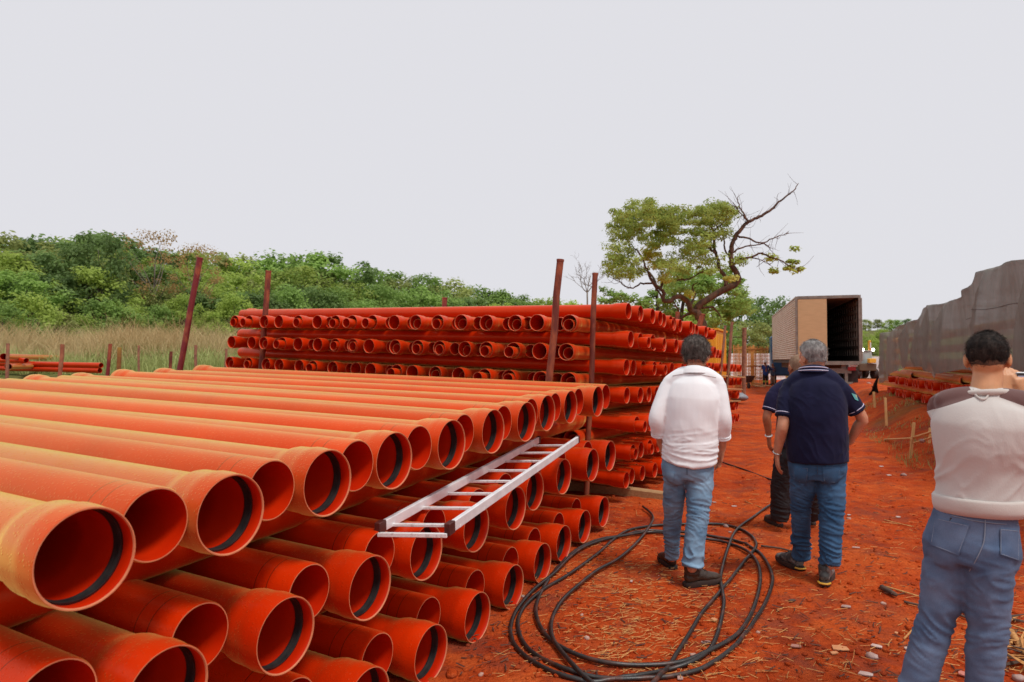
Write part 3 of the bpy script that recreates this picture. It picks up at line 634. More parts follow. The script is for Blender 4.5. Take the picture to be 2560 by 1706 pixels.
for tt in (.63,):
    rp = []
    for ci in range(70, len(cols)): rp.append(Vector(V[ci*nr+int(NV*tt)])-wn_*.006)
    MB().tube(rp[::2], .004, 5).build('seam', mat('net_seam', (.09, .075, .065), .9), net)
# second, farther net piece
V = []; fx = np.linspace(2193, 2240, 26)
for px in fx:
    d = 22.5+(px-2193)/47*-1.2; k = (px-2193)/47; ytop = 836-4*math.sin(k*9)*(1 if k > .2 else .3); ybot = 925+28*abs(math.sin(k*4.4+.2))+(-10 if k < .3 else 5)
    for j in range(16):
        t = j/15; p = at(px, ybot+(ytop-ybot)*t, d); p += wn_*(.12*math.sin(k*16+t*2)+.1*t); V.append(tuple(p))
    for j in range(1, 8): p = at(px, ytop, d)+wn_*(.1+j*.45); p.z += .1*math.sin(j*.5); V.append(tuple(p))
nq = 23; n2 = tag(MB().add(V, [(c*nq+j, c*nq+j+1, (c+1)*nq+j+1, (c+1)*nq+j) for c in range(25) for j in range(nq-1)]).build('shade_net', NET, origin=tuple(at(2215, 960, 22)), angle=180), 'smaller lower piece of shade net at the far end of the covered stack', 'net')
V = []; 
for i in range(9):
    t = i/8; a = at(2178+20*t, 935+30*(1-t)+6*math.sin(t*8), 22); 
    for j in range(8): s = j/7; p = a+Vector((.05*math.sin(s*6+t*3), .1*s, -.95*s*(.4+.6*t)*(1-.3*math.sin(t*3)))); V.append(tuple(p))
tag(MB().add(V, [(c*8+j, c*8+j+1, (c+1)*8+j+1, (c+1)*8+j) for c in range(8) for j in range(7)]).build('dark_cloth', mat('black_cloth', (.012, .011, .011), .9), origin=tuple(at(2190, 965, 22)), angle=180), 'loose black cloth hanging from the far corner of the shade net', 'cloth')
# pipes under the net
lab0 = 'pipes under the shade net'
for k, (z, d0, d1, st) in enumerate([(.74, 10.6, 20.6, .235), (1.06, 10.6, 20.6, .235)]):
    for i in range(int((d1-d0)/st)):
        d = d0+i*st; p = Vector((7.1+(d-10)*.379, d, z+random.uniform(-.015, .015)))+wn_*random.uniform(.10, .35)
        pipe(STK, p, -wn_+jit(.008), f'shaded red pipe end, {nth(i)} from the near side, {"lower" if k == 0 else "upper"} row below the shade net', group=lab0, gasket=False)
al = Vector((.354, .935, 0))
for k, z in enumerate((.74, .90, 1.06, 1.22, 1.38, 1.54)):
    for j in range(3):
        d = 8.2+j*5.6; p = Vector((7.1+(d-10)*.379, d, z))+wn_*1.35
        pipe(STK, p, -al+jit(.004), f'shaded pipe deep under the net, {nth(j)} from near side, {nth(k)} level up', group=lab0, gasket=False)
for k, z in enumerate((.90, 1.22, 1.55, 1.87, 2.2)):
    for j in range(3):
        d = 8.2+j*4.9+random.uniform(-.3, .3); p = Vector((7.1+(d-10)*.379, d, z))+wn_*(.42+(0 if k < 2 else .05*k))
        pipe(STK, p, -al+jit(.006), f'shaded pipe lying lengthwise under the net, {nth(j)} from near side, {nth(k)} level up', group=lab0, gasket=False)

# ================================================================== yellow container, fences, wheelbarrow, backhoe
YEL = mat('yellow_paint', (.80, .36, .01), .5, (.74, .31, .01), 2)
cv = Vector((.414, .91, 0)).normalized(); cu = Vector((-cv.y, cv.x, 0)); c0 = Vector((at(1791, 826, 22.).x, 22., 0)); CM = Matrix((-cu, cv, tz)).transposed()
con = thing('container', 'bright yellow site container behind the farther rack', 'container', tuple(c0))
def cbox(mb, a0, a1, b0, b1, z0, z1, bev=0.): mb.box(c0+(-cu)*((a0+a1)/2)+cv*((b0+b1)/2)+tz*((z0+z1)/2), (abs(a1-a0), abs(b1-b0), abs(z1-z0)), CM, bev); return mb
m_ = MB(); cbox(m_, -6, 0, 0, 2.45, .12, 2.6, .03)
m_.build('body', YEL, con, smooth=False)
for i in range(14): cbox(MB(), -.3-i*.41, -.12-i*.41, -.018, -.001, .25, 2.45).build('wall_rib', YEL, con, smooth=False)
for i in range(6): cbox(MB(), .001, .018, .2+i*.38, .38+i*.38, .25, 2.45).build('wall_rib', YEL, con, smooth=False)
wdw = cbox(MB(), -3.1, -2.1, -.03, .0, 1.45, 2.2).build('window', WHT, con, smooth=False); cbox(MB(), -3.0, -2.2, -.034, -.0305, 1.53, 2.12).build('pane', MATS['dark_glass'], wdw, smooth=False)
cbox(MB(), -6.05, .05, -.05, 2.5, 2.6, 2.66).build('roof', YEL, con, smooth=False)
PICK = mat('orange_picket', (.50, .20, .045), .8, (.62, .28, .07), 5, rnd=.18)
fe = thing('picket_fence', 'tall orange wooden picket fence between yellow container and truck', 'fence', tuple(at(1876, 957, 44)))
for i in range(27):
    px = 1834+i*3.28+random.uniform(-.6, .6); d = 40+i*.22; a = at(px, 862+random.uniform(-3, 4)+i*.25, d); b = Vector((a.x, a.y, gz1(a.x, a.y)-.05)); w = .036 if i not in (14, 15, 5) else .085
    MB().box((a+b)/2, (w*random.uniform(.8, 1.25), .03, (a-b).length), None).build('picket', PICK, fe, smooth=False)
for y in (872, 915, 945):
    bar(MB(), at(1833, y, 40.1), at(1922, y+1, 46), .05, .08).build('rail', PICK, fe, smooth=False)
wf = thing('metal_sheet_fence', 'white corrugated sheet fence behind the orange pickets', 'fence', tuple(at(1880, 950, 56)))
for i in range(11):
    a0, a1 = at(1826+i*12.5, 884, 56+i*.15), at(1838+i*12.5, 884, 56+i*.15); V = []; Fq = []
    for k in range(17):
        z = a0.z-2.3*k/16; q = .025*(k % 2)
        V += [(a0.x, a0.y-q, z), (a1.x, a1.y-q, z)]
    Fq = [(2*k, 2*k+1, 2*k+3, 2*k+2) for k in range(16)]; MB().add(V, Fq).build('sheet', WHT, wf, smooth=False)
for i in range(6):
    a = at(2130+i*14, 895, 62+i*.3); tag(MB().box((a.x, a.y, 1.0), (.62, .05, 2.0)).build('sheet_panel', WHT, origin=(a.x, a.y, 0), smooth=False), f'white sheet panel, {nth(i)} from the left behind the truck wheels', 'panel', 'white panels behind the truck')
wb0 = onground(1872, 972); wb = thing('wheelbarrow', 'dark wheelbarrow standing by the tall brown post', 'wheelbarrow', tuple(wb0))
def wbx(x, y, z): return wb0+Vector((x, y, z))
tray = MB(); V = [wbx(-.22, .1, .35), wbx(.2, .1, .35), wbx(.2, .7, .35), wbx(-.22, .7, .35), wbx(-.36, -.1, .74), wbx(.34, -.1, .74), wbx(.34, .95, .74), wbx(-.36, .95, .74)]
tray.add(V, [(3, 2, 1, 0), (0, 1, 5, 4), (1, 2, 6, 5), (2, 3, 7, 6), (3, 0, 4, 7)]).build('tray', mat('dark_steel', (.035, .025, .022), .6, (.09, .05, .04), 8), wb, smooth=False)
MB().tube([wbx(-.04, .0, .17), wbx(.04, .0, .17)], .17, 18).build('wheel', TYRE, wb)
for s in (-1, 1):
    MB().tube([wbx(s*.03, 0, .17), wbx(s*.2, .5, .32), wbx(s*.30, 1.5, .62)], .018, 8).build('handle', MATS['dark_steel'], wb); MB().tube([wbx(s*.2, .8, .36), wbx(s*.24, .85, 0)], .015, 8).build('leg', MATS['dark_steel'], wb)
bh0 = at(2177, 935, 60); bh0.z = gz1(bh0.x, bh0.y)
bh = thing('backhoe', 'yellow backhoe loader with lit work lamps beyond the truck', 'excavator', tuple(bh0))
def bb(name, m, x0, x1, y0, y1, z0, z1, par=bh, bev=.04): return MB().box(bh0+Vector(((x0+x1)/2, (y0+y1)/2, (z0+z1)/2)), (x1-x0, y1-y0, z1-z0), None, bev).build(name, m, par, smooth=False)
BY = mat('machine_yellow', (.72, .38, .03), .5); GL = mat('cab_glass', (.35, .42, .42), .1, spec=.8)
bb('body', mat('dark_machine', (.10, .06, .03), .6), -.75, .75, .4, 3.2, .7, 1.35); bb('hood', BY, .0, .62, .2, .6, 1.40, 1.80); cb_ = bb('cab', GL, -.62, .62, .9, 2.3, 1.36, 2.4)
bb('cab_roof', mat('grey_roof', (.25, .26, .25), .5), -.7, .7, .8, 2.4, 2.41, 2.5)
for x in (-.62, .0, .56): bb('cab_post', MATS['dark_steel'], x-.03, x+.03, .86, .92, 1.36, 2.41, cb_, .005)
LAMP = bpy.data.materials.new('lit_lamp'); LAMP.use_nodes = True; LAMP.node_tree.nodes['Principled BSDF'].inputs['Emission Color'].default_value = (1, .97, .9, 1); LAMP.node_tree.nodes['Principled BSDF'].inputs['Emission Strength'].default_value = 6
LAMO = bpy.data.materials.new('lit_amber'); LAMO.use_nodes = True; LAMO.node_tree.nodes['Principled BSDF'].inputs['Emission Color'].default_value = (1, .35, .03, 1); LAMO.node_tree.nodes['Principled BSDF'].inputs['Emission Strength'].default_value = 2
for x, m, r in ((-.3, LAMP, .13), (.62, LAMP, .13), (-.72, LAMO, .1)): MB().ell(bh0+Vector((x, .72, 2.58)), (r, .08, r), nu=14, nv=8).build('work_lamp', m, bh)
bb('boom', BY, .08, .24, .3, .6, 2.5, 3.4); bb('boom_plate', WHT, .1, .22, .25, .295, 2.7, 3.2)
for x in (-.78, .78):
    for y, r in ((.9, .45), (2.7, .65)):
        c = bh0+Vector((x, y, r)); MB().tube([c-Vector((.18, 0, 0)), c+Vector((.18, 0, 0))], r, 22).build('wheel', TYRE, bh)

# ================================================================== trees
def leaf_mat(name, c1, c2, tr=.5, nscale=.7, rnd=.22):
    c1 = tuple(min(.6, q*1.45) for q in c1); c2 = tuple(min(.6, q*1.45) for q in c2)
    def ex(m, n, l, b, mp):
        tl = n.new('ShaderNodeBsdfTranslucent'); mxs = n.new('ShaderNodeMixShader'); mxs.inputs[0].default_value = tr; out = n['Material Output']
        src = b.inputs['Base Color'].links[0].from_socket; l.new(src, tl.inputs[0]); l.new(b.outputs[0], mxs.inputs[1]); l.new(tl.outputs[0], mxs.inputs[2]); l.new(mxs.outputs[0], out.inputs[0])
    return mat(name, c1, .6, c2, nscale, rnd=rnd, contrast=(.35, .65), extra=ex, spec=.3, detail=3)
LEAF = [leaf_mat('leaf_mid', (.125, .20, .045), (.225, .335, .08)), leaf_mat('leaf_light', (.20, .28, .05), (.34, .42, .09)), leaf_mat('leaf_dark', (.09, .155, .045), (.17, .24, .075)), leaf_mat('leaf_olive', (.17, .20, .06), (.28, .31, .095)), leaf_mat('leaf_brown', (.26, .16, .055), (.38, .25, .10))]
BARK = mat('bark', (.06, .042, .03), .9, (.13, .09, .06), 9, bump=.6, stretch=(1, 1, .3)); BARKG = mat('pale_bark', (.16, .13, .10), .9, (.22, .18, .15), 6, bump=.4)
BARKR = mat('reddish_bark', (.055, .028, .018), .9, (.15, .065, .035), 7, bump=.7, stretch=(1, 1, .4))
def leaves(C, rad, nl, size, rng, flat=.6, upb=1.0):
    """leaf-sized quads in clumps round the centres C"""
    C = np.repeat(np.asarray(C), nl, 0); rad = np.repeat(np.asarray(rad), nl); n = len(C)
    d = rng.normal(size=(n, 3)); d /= np.linalg.norm(d, axis=1)[:, None]; q = rng.random(n)**.45
    off = d*(q*rad)[:, None]; off[:, 2] *= flat; P = C+off
    N = d*.8+rng.normal(size=(n, 3))*.5+np.array([0, 0, upb]); N /= np.linalg.norm(N, axis=1)[:, None]
    A = np.cross(N, rng.normal(size=(n, 3))); A /= np.linalg.norm(A, axis=1)[:, None]; Bv = np.cross(N, A)
    s = size*(.6+.8*rng.random(n))[:, None]
    V = np.stack([P-A*s*.5, P+Bv*s*.30, P+A*s*.5, P-Bv*s*.30], 1).reshape(-1, 3); F = np.arange(n*4).reshape(-1, 4); return V, F
def np_mesh(name, V, F):
    me = bpy.data.meshes.new(name); n = len(F); me.vertices.add(len(V)); me.vertices.foreach_set('co', np.asarray(V, np.float32).ravel())
    k = F.shape[1]; me.loops.add(n*k); me.loops.foreach_set('vertex_index', F.ravel().astype(np.int32)); me.polygons.add(n); me.polygons.foreach_set('loop_start', np.arange(0, n*k, k, dtype=np.int32)); me.update(calc_edges=True); me.validate(); return me
def proto_tree(seed, nclump, nl, size, shape, thin=1.):
    """unit tree: height 1, crown half-width about .4"""
    rng = np.random.default_rng(seed); C = []; rad = []
    for i in range(nclump):
        th = rng.random()*6.283; u = rng.random(); z = shape[0]+(1-shape[0])*(u**.8); prof = math.sqrt(max(0, 1-((z-shape[1])/(1-shape[1] if z > shape[1] else shape[1]-shape[0]+.05))**2))
        lump = .75+.35*math.sin(3*th+seed)+.2*rng.random(); r = shape[2]*prof*lump*(.55+.45*rng.random()**.5)
        C.append((r*math.cos(th), r*math.sin(th), min(z, .97)-.03)); rad.append(shape[3]*(.7+.6*rng.random()))
    V, F = leaves(C, rad, nl, size, rng); lm = np_mesh('crown', V, F)
    mb = MB(); mb.tube(cat_rom([(0, 0, -.03), (.012, .01, .15), (-.01, .015, .35), (.0, 0, .7)], 4), np.linspace(.026, .008, 13)*thin, 8)
    for i in rng.choice(nclump, min(14, nclump), replace=False):
        c = np.array(C[i]); b = np.array([0, 0, max(.12, c[2]*.55)]); mb.tube(cat_rom([b, (b+c)/2+rng.normal(size=3)*.03, c], 4), np.linspace(.010, .003, 9)*thin, 5)
    return lm, mb.mesh('trunk')
PROTO = [proto_tree(11, 70, 62, .041, (.22, .62, .44, .115)), proto_tree(12, 60, 70, .044, (.15, .5, .5, .13)), proto_tree(13, 80, 55, .038, (.3, .66, .40, .105)), proto_tree(14, 55, 72, .044, (.12, .55, .46, .135)), proto_tree(15, 75, 58, .040, (.2, .7, .5, .11))]
SPARSE = proto_tree(16, 46, 34, .022, (.45, .78, .46, .085), .5); BUSH = [proto_tree(21, 60, 80, .05, (.0, .4, .55, .17)), proto_tree(22, 55, 85, .055, (.0, .5, .62, .18))]
for lm, tm in PROTO+[SPARSE]+BUSH: set_smooth(tm, 180)
_mc = {}
def with_mat(me, m):
    k = (me.name, m.name)
    if k not in _mc: c = me.copy(); c.materials.clear(); c.materials.append(m); _mc[k] = c
    return _mc[k]
def plant(pr, x, y, h, wid, label, leafm, name='tree', cat='tree', group='trees of the wood behind', bark=BARK, z=None):
    z = gz1(x, y) if z is None else z
    o = thing(name, label, cat, (x, y, z), group); o.scale = (h*wid, h*wid, h); o.rotation_euler = (0, 0, random.uniform(0, 6.28))
    c = bpy.data.objects.new('crown', with_mat(pr[0], leafm)); COL.objects.link(c); c.parent = o
    t = bpy.data.objects.new('trunk', with_mat(pr[1], bark)); COL.objects.link(t); t.parent = o
    return o
SX = [-150, 0, 80, 150, 215, 250, 300, 330, 460, 520, 600, 650, 700, 760, 850, 870, 920, 1000, 1040, 1130, 1200, 1240, 1300, 1380, 1450]
SY = [590, 588, 596, 602, 592, 580, 590, 628, 628, 622, 652, 650, 636, 632, 642, 672, 664, 692, 682, 702, 716, 726, 737, 748, 758]
def skyl(x): return float(np.interp(x, SX, SY))
ADJ = ['mid-green', 'light green', 'dark green', 'olive']; 
def forest(row, xs, dfac, off, wid, words):
    for i, px in enumerate(xs):
        d = (52+58*max(px, 0)/1400)*dfac*random.uniform(.96, 1.04); px += random.uniform(-10, 10); yt = skyl(px)+off+random.uniform(-.3, .3)*abs(off)*.6
        b = at(px, 880, d); h = at(px, yt, d).z-gz1(b.x, b.y); k = random.choices(range(4), [4, 4.5, 1.6, 2])[0]
        plant(random.choice(PROTO), b.x, b.y, h*1.02, wid*random.uniform(.85, 1.15), f'{ADJ[k]} tree, {nth(i)} from the left in the {words} of the wood', LEAF[k])
forest(3, np.linspace(-120, 1420, 27), 1.12, 2, 1.0, 'hindmost skyline row')
forest(2, np.linspace(-100, 1400, 21), 1.0, 38, 1.05, 'third row')
forest(1, np.linspace(-110, 1380, 22), .9, 92, 1.05, 'second row')
for i, px in enumerate(np.linspace(-60, 1300, 22)):
    d = 37+55*max(px, 0)/1400; b = at(px, 880, d); yt = 735+55*random.random() if px < 640 else skyl(px)+75+20*random.random(); h = at(px, yt, d).z-gz1(b.x, b.y); k = random.choice([0, 1, 2, 0, 3])
    plant(random.choice(BUSH), b.x, b.y, h, random.uniform(.75, 1.0), f'{ADJ[k]} leafy shrub, {nth(i)} from the left along the front edge of the wood', LEAF[k], 'shrub', 'shrub', 'shrubs at the edge of the wood')
for px, yt, d, w, pr, m, lab in [(245, 578, 56, .8, PROTO[2], LEAF[2], 'dark round-topped tree standing above the left part of the wood'), (385, 570, 60, .8, SPARSE, LEAF[4], 'thin tree with sparse brown leaves rising above the wood'), (485, 606, 64, .8, SPARSE, LEAF[4], 'faint grey bare tree top on the skyline')]:
    b = at(px, 880, d); plant(pr, b.x, b.y, at(px, yt, d).z-gz1(b.x, b.y), w, lab, m, bark=BARKG)
RT = [(1655, 775, 60, 1.0, 0, 'mid-green tree low behind the yellow container'), (1760, 745, 75, .9, 1, 'light green tree between twisted tree and truck'), (1850, 742, 78, 1.0, 0, 'broad green tree just left of the truck box'), (1925, 738, 72, .85, 2, 'dark green tree rising right behind the trailer side'), (1880, 800, 62, 1.1, 3, 'olive bushy tree above the orange pickets'), (1800, 800, 60, .9, 0, 'low green tree above the yellow container'), (1985, 765, 85, .9, 0, 'green tree hidden mostly by the trailer box'), (1730, 800, 50, .8, 1, 'light low tree under the twisted tree'), (1545, 745, 46, .8, 0, 'thin small tree left of the twisted tree')]
for px, yt, d, w, k, lab in RT:
    b = at(px, 900, d); plant(PROTO[k] if '1545' not in str(px) else SPARSE, b.x, b.y, at(px, yt, d).z-gz1(b.x, b.y), w, lab, LEAF[k], group='trees behind the yard')
for i, (px, yt, d, k) in enumerate([(2135, 812, 150, 1), (2165, 805, 155, 3), (2195, 803, 160, 3), (2225, 818, 158, 1), (2245, 830, 150, 0), (2150, 838, 120, 1), (2205, 838, 122, 1), (2180, 860, 105, 1), (2272, 798, 170, 2), (2105, 830, 140, 0), (2285, 812, 172, 0), (2330, 830, 170, 1)]):
    b = at(px, 890, d); g_ = gz1(b.x, b.y); plant(BUSH[i % 2], b.x, b.y, max(at(px, yt, d).z-g_, 2.5), 1.2, f'{ADJ[k]} bush, {nth(i)} one on the distant hill right of the truck', LEAF[k], 'bush', 'bush', 'bushes on the distant hill')

# ---------------- twisted tree behind the rack
def b8(x, y, dd=0.): return at(1480+x/3.921, 430+y/3.921, 24+dd)
tw = thing('twisted_tree', 'twisted tree with broad flat crown and bare curving right limb behind the rack', 'tree', (b8(1100, 1500).x, 24, gz1(b8(1100, 1500).x, 24)))
LIMBS = [([(1120, 1900), (1110, 1650), (1090, 1500), (1040, 1400), (1030, 1340), (1100, 1270), (1250, 1180), (1380, 1110), (1432, 1050), (1410, 985), (1375, 930), (1365, 850), (1370, 740), (1400, 650), (1470, 550), (1530, 490), (1640, 440), (1760, 370), (1850, 280), (1960, 200), (2030, 110)], .135, .008, 0),
         ([(1040, 1390), (1000, 1370), (960, 1350), (945, 1290), (900, 1240), (840, 1220), (760, 1265), (700, 1265), (705, 1200), (670, 1150), (600, 1090), (560, 1000), (525, 920), (480, 820), (380, 700)], .085, .015, -.6),
         ([(670, 1150), (690, 1095), (745, 1080), (850, 1060), (950, 1050), (1100, 970), (1180, 950)], .04, .01, .5), ([(1310, 1125), (1300, 1020), (1250, 960), (1235, 860), (1210, 790), (1195, 680), (1190, 580), (1110, 470), (1050, 420), (1010, 330)], .06, .01, .7),
         ([(1395, 905), (1440, 860), (1540, 840), (1650, 800), (1740, 830), (1850, 870), (1930, 920), (2040, 980)], .035, .008, -.5), ([(1540, 840), (1650, 860), (1750, 920)], .018, .005, .2), ([(1420, 630), (1530, 650), (1660, 700), (1800, 640), (1930, 600)], .03, .006, -.8), ([(1380, 790), (1480, 740), (1600, 720), (1700, 710), (1780, 800)], .025, .006, .6),
         ([(1530, 490), (1480, 400), (1440, 320), (1425, 240)], .028, .006, .5), ([(1520, 480), (1470, 420), (1380, 300)], .022, .006, -.4), ([(1080, 1330), (1180, 1330), (1240, 1380), (1275, 1450)], .035, .008, .4), ([(1010, 1365), (930, 1400), (870, 1430), (840, 1350), (800, 1270)], .05, .012, .8),
         ([(600, 1090), (480, 1100), (380, 1140), (250, 1070), (200, 1040)], .028, .006, .3), ([(960, 1330), (1000, 1220), (985, 1130), (1040, 1080)], .035, .01, 1.0), ([(1210, 800), (1110, 730), (960, 720), (780, 640), (640, 600)], .03, .008, .4), ([(1190, 580), (1260, 520), (1350, 440)], .02, .006, -.5), ([(700, 1260), (620, 1120), (520, 950)], .03, .01, .2), ([(1365, 850), (1300, 760), (1290, 650), (1200, 500), (1180, 380)], .03, .006, .5)]
rng = np.random.default_rng(5)
for i, (L, r0, r1, dd) in enumerate(LIMBS):
    n = len(L); Pq = [b8(x, y, dd*math.sin(k/(n-1)*2.2)) for k, (x, y) in enumerate(L)]; C = cat_rom(Pq, 5)
    rr = np.linspace(0, 1, len(C)); rad = r0*(1-rr)**.75+r1; C = C+.012*rng.normal(size=C.shape)
    MB().tube(C, rad*(1+.12*rng.random(len(C))), 9).build('trunk' if i == 0 else 'branch', BARKR, tw, angle=180)
    if i in (0, 4, 5, 6, 7, 8, 9, 12):                       # bare twigs
        mt = MB()
        for q in range(26 if i == 0 else 9):
            k = int(len(C)*(.55 if i == 0 else .3)+rng.random()*len(C)*(.45 if i == 0 else .7)); k = min(k, len(C)-2); b = C[k]; t = C[k+1]-C[k]; t /= np.linalg.norm(t); dq = t*.7+rng.normal(size=3)*.55; dq /= np.linalg.norm(dq); ln = .25+.5*rng.random()
            mt.tube(cat_rom([b, b+dq*ln*.5+rng.normal(size=3)*.04, b+dq*ln+rng.normal(size=3)*.08+np.array([0, 0, .05])], 3), np.linspace(.010, .003, 7), 4)
        mt.build('twigs', BARKR, tw, angle=180)['kind'] = 'stuff'
def crown_of(name, blobs, m, nl, size, par, dj=1.3, rad=.30, mul=1.):
    C = []; rd = []
    for cx, cy, rx, ry, n in blobs:
        for _ in range(int(n*mul)):
            a = rng.random()*6.283; q = math.sqrt(rng.random()); p = b8(cx+rx*q*math.cos(a), cy+ry*q*math.sin(a), rng.normal()*dj); C.append(tuple(p)); rd.append(rad*(.6+.8*rng.random()))
    V, F = leaves(C, rd, nl, size, rng, .55); me = np_mesh(name, V-np.array(par['o']), F); return link(name, me, m, par, smooth=False)
crown_of('crown', [(500, 420, 330, 85, 40), (900, 430, 330, 90, 42), (1230, 390, 180, 90, 30), (330, 560, 170, 110, 26), (640, 540, 220, 80, 24), (1200, 560, 170, 110, 20), (560, 310, 60, 30, 5), (400, 300, 40, 20, 3)], leaf_mat('leaf_canopy', (.15, .20, .035), (.26, .29, .065), nscale=1.2), 85, .082, tw, 1.3, .28, 1.5)
crown_of('crown', [(280, 760, 130, 130, 16), (230, 920, 120, 80, 13), (420, 950, 120, 100, 9), (900, 640, 260, 80, 16), (960, 860, 220, 140, 24), (620, 660, 160, 60, 10), (1080, 720, 130, 60, 8), (750, 960, 150, 110, 10), (1180, 900, 150, 110, 8), (1440, 860, 60, 60, 4), (330, 1010, 90, 50, 5)], leaf_mat('leaf_lower', (.18, .25, .045), (.30, .36, .09), nscale=1.2), 80, .082, tw, 1.3, .28, 1.6)
crown_of('crown', [(580, 800, 110, 90, 11), (650, 900, 90, 60, 6), (1350, 1050, 60, 45, 6), (720, 1030, 80, 50, 5), (940, 1210, 40, 40, 3)], leaf_mat('leaf_young', (.42, .46, .07), (.55, .57, .12), nscale=1.2), 65, .10, tw, .5, .25, 1.3)
crown_of('crown', [(1960, 900, 60, 60, 7), (2040, 970, 50, 25, 3), (1760, 850, 55, 25, 3), (1760, 970, 35, 14, 2), (1975, 757, 30, 8, 1)], leaf_mat('leaf_tip', (.22, .27, .05), (.34, .37, .08), nscale=1.2), 45, .13, tw, .3, .2)
bt = thing('leafy_tree', 'light green leafy tree growing right behind the twisted tree', 'tree', (b8(900, 1500).x, 30, gz1(b8(900, 1500).x, 30)))
MB().tube(cat_rom([b8(880, 1900, 6), b8(870, 1500, 6), b8(900, 1250, 6), b8(960, 1000, 6)], 4), np.linspace(.12, .04, 13), 8).build('trunk', BARK, bt, angle=180)
def b8b(*a): return None
_o24 = b8
def b8(x, y, dd=0.): return at(1480+x/3.921, 430+y/3.921, 30+dd)
crown_of('crown', [(900, 1060, 220, 120, 28), (1180, 1080, 220, 110, 30), (1400, 1080, 100, 130, 12), (800, 1200, 150, 110, 14), (1150, 1230, 260, 110, 26), (1450, 1230, 120, 90, 12), (780, 1380, 150, 80, 12), (1200, 1400, 200, 100, 16), (1420, 1380, 180, 100, 14), (560, 1260, 60, 80, 4)], leaf_mat('leaf_back', (.17, .28, .055), (.29, .40, .10), nscale=1.2), 75, .14, bt, 1.2, .36)
st = thing('slender_tree', 'slender half-bare tree with thin trunk left of the twisted tree', 'tree', (b8(645, 1500).x, 30, gz1(b8(645, 1500).x, 30)))
MB().tube(cat_rom([b8(648, 1900), b8(645, 1370), b8(640, 1250), b8(620, 1080), b8(560, 980)], 4), np.linspace(.11, .04, 17), 8).build('trunk', BARK, st, angle=180)
for L in ([(640, 1300), (520, 1330), (420, 1290), (330, 1220), (200, 1180)], [(640, 1220), (480, 1250), (300, 1280), (130, 1260)]): MB().tube(cat_rom([b8(*q) for q in L], 4), np.linspace(.04, .008, 4*(len(L)-1)+1), 6).build('branch', BARK, st, angle=180)
crown_of('crown', [(200, 1190, 130, 70, 10), (330, 1240, 110, 50, 7), (130, 1250, 60, 30, 4), (500, 1310, 90, 50, 6), (560, 1200, 60, 40, 4), (450, 1350, 120, 40, 6)], LEAF[0], 55, .13, st, .5, .26)
# small bare tree
bo = at(1468, 762, 34); ba = thing('bare_tree', 'small leafless tree on the sky left of the twisted tree', 'tree', (bo.x, bo.y, gz1(bo.x, bo.y)))
mb = MB(); rng = np.random.default_rng(9)
def twig(p, d, l, r, k):
    q = p+d*l*.5+rng.normal(size=3)*l*.07; e = p+d*l+rng.normal(size=3)*l*.1; mb.tube(cat_rom([p, q, e], 3), np.linspace(r, r*.55, 7), 5)
    if k:
        for _ in range(3): dd = d+rng.normal(size=3)*np.array([.55, .4, .3]); dd[2] = abs(dd[2])+.15; dd /= np.linalg.norm(dd); twig(e if rng.random() < .6 else q, dd, l*(.55+.3*rng.random()), r*.55, k-1)
mb.tube(cat_rom([(bo.x, bo.y, gz1(bo.x, bo.y)-.1), (bo.x+.03, bo.y, 2.), tuple(at(1468, 730, 34))], 4), np.linspace(.06, .04, 9), 7); mb.build('trunk', BARKG, ba, angle=180); mb = MB()
p0 = np.array(at(1468, 732, 34))
for dx in (-.55, -.15, .3, .6): dd = np.array([dx, .1, 1.]); dd /= np.linalg.norm(dd); twig(p0, dd, .75, .028, 3)
mb.build('branches', BARKG, ba, angle=180)['kind'] = 'stuff'

# ================================================================== grass on the left rise
def blades(n, pos, hgt, wid, rng, lean=.35):
    P = pos; h = hgt[:, None]; a = rng.random(n)*6.283; A = np.stack([np.cos(a), np.sin(a), 0*a], -1)*(wid/2)[:, None]; Ld = np.stack([rng.normal(size=n), rng.normal(size=n), 0*a], -1)*lean*h
    up = np.array([0, 0, 1.]); V = np.stack([P-A, P+A, P+A*.7+Ld*.35+up*h*.6, P-A*.7+Ld*.35+up*h*.6, P+Ld+up*h*.97], 1).reshape(-1, 3); k = np.arange(n)*5
    Q = np.stack([k, k+1, k+2, k+3], -1); T3 = np.stack([k+3, k+2, k+4, k+4], -1); return V, Q, np.stack([k+3, k+2, k+4], -1)
def grass(name, label, n, xs, ys, hr, m, seed, dens=None, wid=.02):
    rng = np.random.default_rng(seed); d = ys[0]+(ys[1]-ys[0])*rng.random(n)**.8; px = xs[0]+(xs[1]-xs[0])*rng.random(n); x = (px-1280)/FPX*d
    if dens is not None: k = dens(x, d, px, rng); x, d, px = x[k], d[k], px[k]
    n = len(x); z = gz(x, d, False)-.03; hh = (hr[0]+(hr[1]-hr[0])*rng.random(n))*np.clip(1+.9*fbm(np.stack([x*.22, d*.22, 0*x], -1), 3), .35, 1.7)
    V, Q, T3 = blades(n, np.stack([x, d, z], -1), hh, np.full(n, wid)*(.6+.8*rng.random(n))*d/25, rng)
    me = bpy.data.meshes.new(name); me.from_pydata(V.tolist(), [], Q.tolist()+T3.tolist()); o = link(name, me, m, smooth=False); return tag(o, label, 'grass', kind='stuff')
DRY = leaf_mat('dry_grass', (.34, .225, .10), (.46, .33, .17), .3, .35, 0); GRN = leaf_mat('green_grass', (.22, .25, .08), (.32, .35, .13), .3, .5, 0)
def dd_(x, d, px, rng): return pn(np.stack([x*.16, d*.16, 0*x], -1))+.12*rng.normal(size=len(x)) > -.18
grass('dry_grass', 'tall dry brown grass between the low stack and the wood', 30000, (-120, 640), (23, 36), (.6, 1.5), DRY, 1, dd_)
